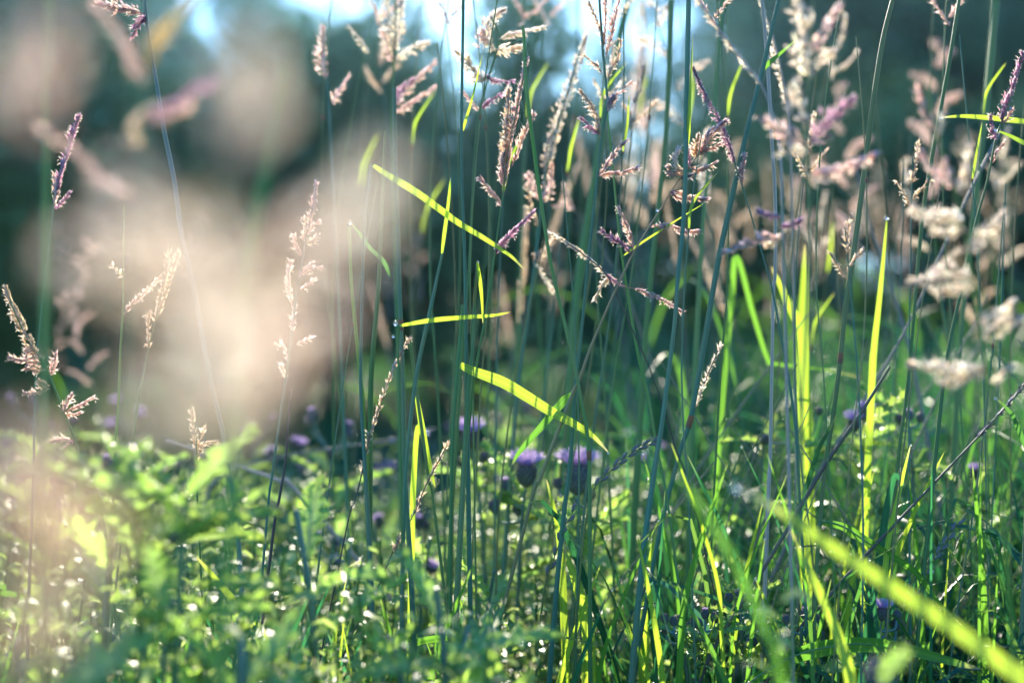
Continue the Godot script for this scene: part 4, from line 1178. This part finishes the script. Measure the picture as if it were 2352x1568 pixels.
# ---------------------------------------------------------------- grasses close to the lens
func near_shoots() -> void:
	var milk := [Color(0.84, 0.75, 0.62), Color(0.84, 0.69, 0.57)]
	var tawny := [Color(0.86, 0.70, 0.48), Color(0.84, 0.58, 0.40)]
	shoot("flowering_grass_plant", "cream flowering grass, its clusters melted into large soft discs", [560, 130, 520, 330, 470, 560, 450, 800, 450, 1000, 440, 1400], 0.225, 10, 22, LEAF, {
		"lean": 0.0, "heads": [
			[[545, 330, 570, 270, 580, 210, 575, 110], 140, milk, 0.36, 0.0058], [[548, 320, 545, 260, 550, 190, 560, 130], 110, milk, 0.29, 0.0058], [[470, 640, 420, 590, 350, 520, 300, 400], 170, milk, 0.26, 0.0058], [[460, 760, 500, 680, 520, 600, 500, 480], 150, milk, 0.24, 0.0058], [[460, 700, 380, 660, 280, 620, 170, 560], 130, milk, 0.24, 0.0058],
			[[450, 860, 560, 800, 650, 770, 740, 720], 170, milk, 0.29, 0.0058], [[480, 640, 640, 590, 760, 510, 890, 400], 130, milk, 0.30, 0.0058], [[600, 590, 740, 540, 820, 480, 860, 400], 130, milk, 0.30, 0.0058], [[450, 980, 430, 920, 390, 860, 350, 760], 170, milk, 0.27, 0.0058], [[450, 1000, 520, 940, 580, 880, 620, 820], 150, milk, 0.27, 0.0058], [[455, 840, 480, 800, 520, 760, 600, 700], 140, milk, 0.26, 0.0058], [[450, 1010, 500, 980, 530, 940, 540, 880], 110, milk, 0.26, 0.0058]]})
	shoot("flowering_grass_plant", "rosy grass head melted into a soft disc against the dark trees", [40, 60, 50, 200, 60, 400, 70, 800, 70, 1200], 0.24, 8, 16, LEAF, {"lean": 0.0, "heads": [[[50, 260, 80, 220, 110, 140, 120, 80], 60, ROSY, 0.22, 0.0058], [[52, 280, 20, 200, 0, 120], 60, CREAM, 0.22, 0.0058], [[55, 300, 50, 240, 45, 180], 60, ROSY, 0.22, 0.0058]]})
	shoot("flowering_grass_plant", "tawny grass head melted into a soft orange glow over the low plants", [120, 1040, 115, 1150, 105, 1350, 90, 1560], 0.22, 8, 16, OLIVE, {"lean": 0.0, "heads": [[[105, 1330, 130, 1240, 140, 1160, 120, 1060], 150, tawny, 0.29, 0.0058], [[100, 1400, 160, 1350, 220, 1280, 250, 1200], 110, tawny, 0.26, 0.0058], [[100, 1300, 50, 1220, 20, 1120], 120, tawny, 0.26, 0.0058], [[95, 1500, 140, 1440, 190, 1380], 120, milk, 0.24, 0.0058], [[100, 1200, 60, 1120, 30, 1020], 90, ROSY, 0.22, 0.0058], [[92, 1540, 50, 1460, 20, 1380], 110, tawny, 0.24, 0.0058]]})
	shoot("flowering_grass_plant", "soft reddish-pink grass heads drooping by the long pale bluish stem", [330, 130, 335, 260, 330, 420, 300, 700, 290, 1000], 0.62, 5, 9, GREEN, {"heads": [[[332, 170, 310, 150, 280, 80, 215, 0], 22, ROSY, 1.2], [[330, 180, 350, 110, 390, 50, 440, -10], 18, [Color(0.5, 0.42, 0.12), Color(0.5, 0.36, 0.12)], 0.9], [[333, 270, 380, 250, 440, 210, 492, 186], 22, PURPLE, 1.1], [[333, 280, 380, 270, 430, 240], 20, ROSY, 1.0], [[322, 450, 240, 420, 190, 360, 92, 296], 20, ROSY, 1.1], [[325, 330, 300, 300, 345, 240], 18, STRAW, 0.9]]})
	shoot("green_grass_plant", "soft upright green stem against the dark trees", [113, -40, 112, 0, 108, 250, 104, 600, 100, 1000], 0.72, 14, 16, LEAF, {})
	shoot("green_grass_plant", "soft leaning green stem emerging from the cream discs", [660, 150, 640, 260, 610, 400, 590, 480, 560, 700, 540, 1000], 0.6, 16, 22, LEAF, {})
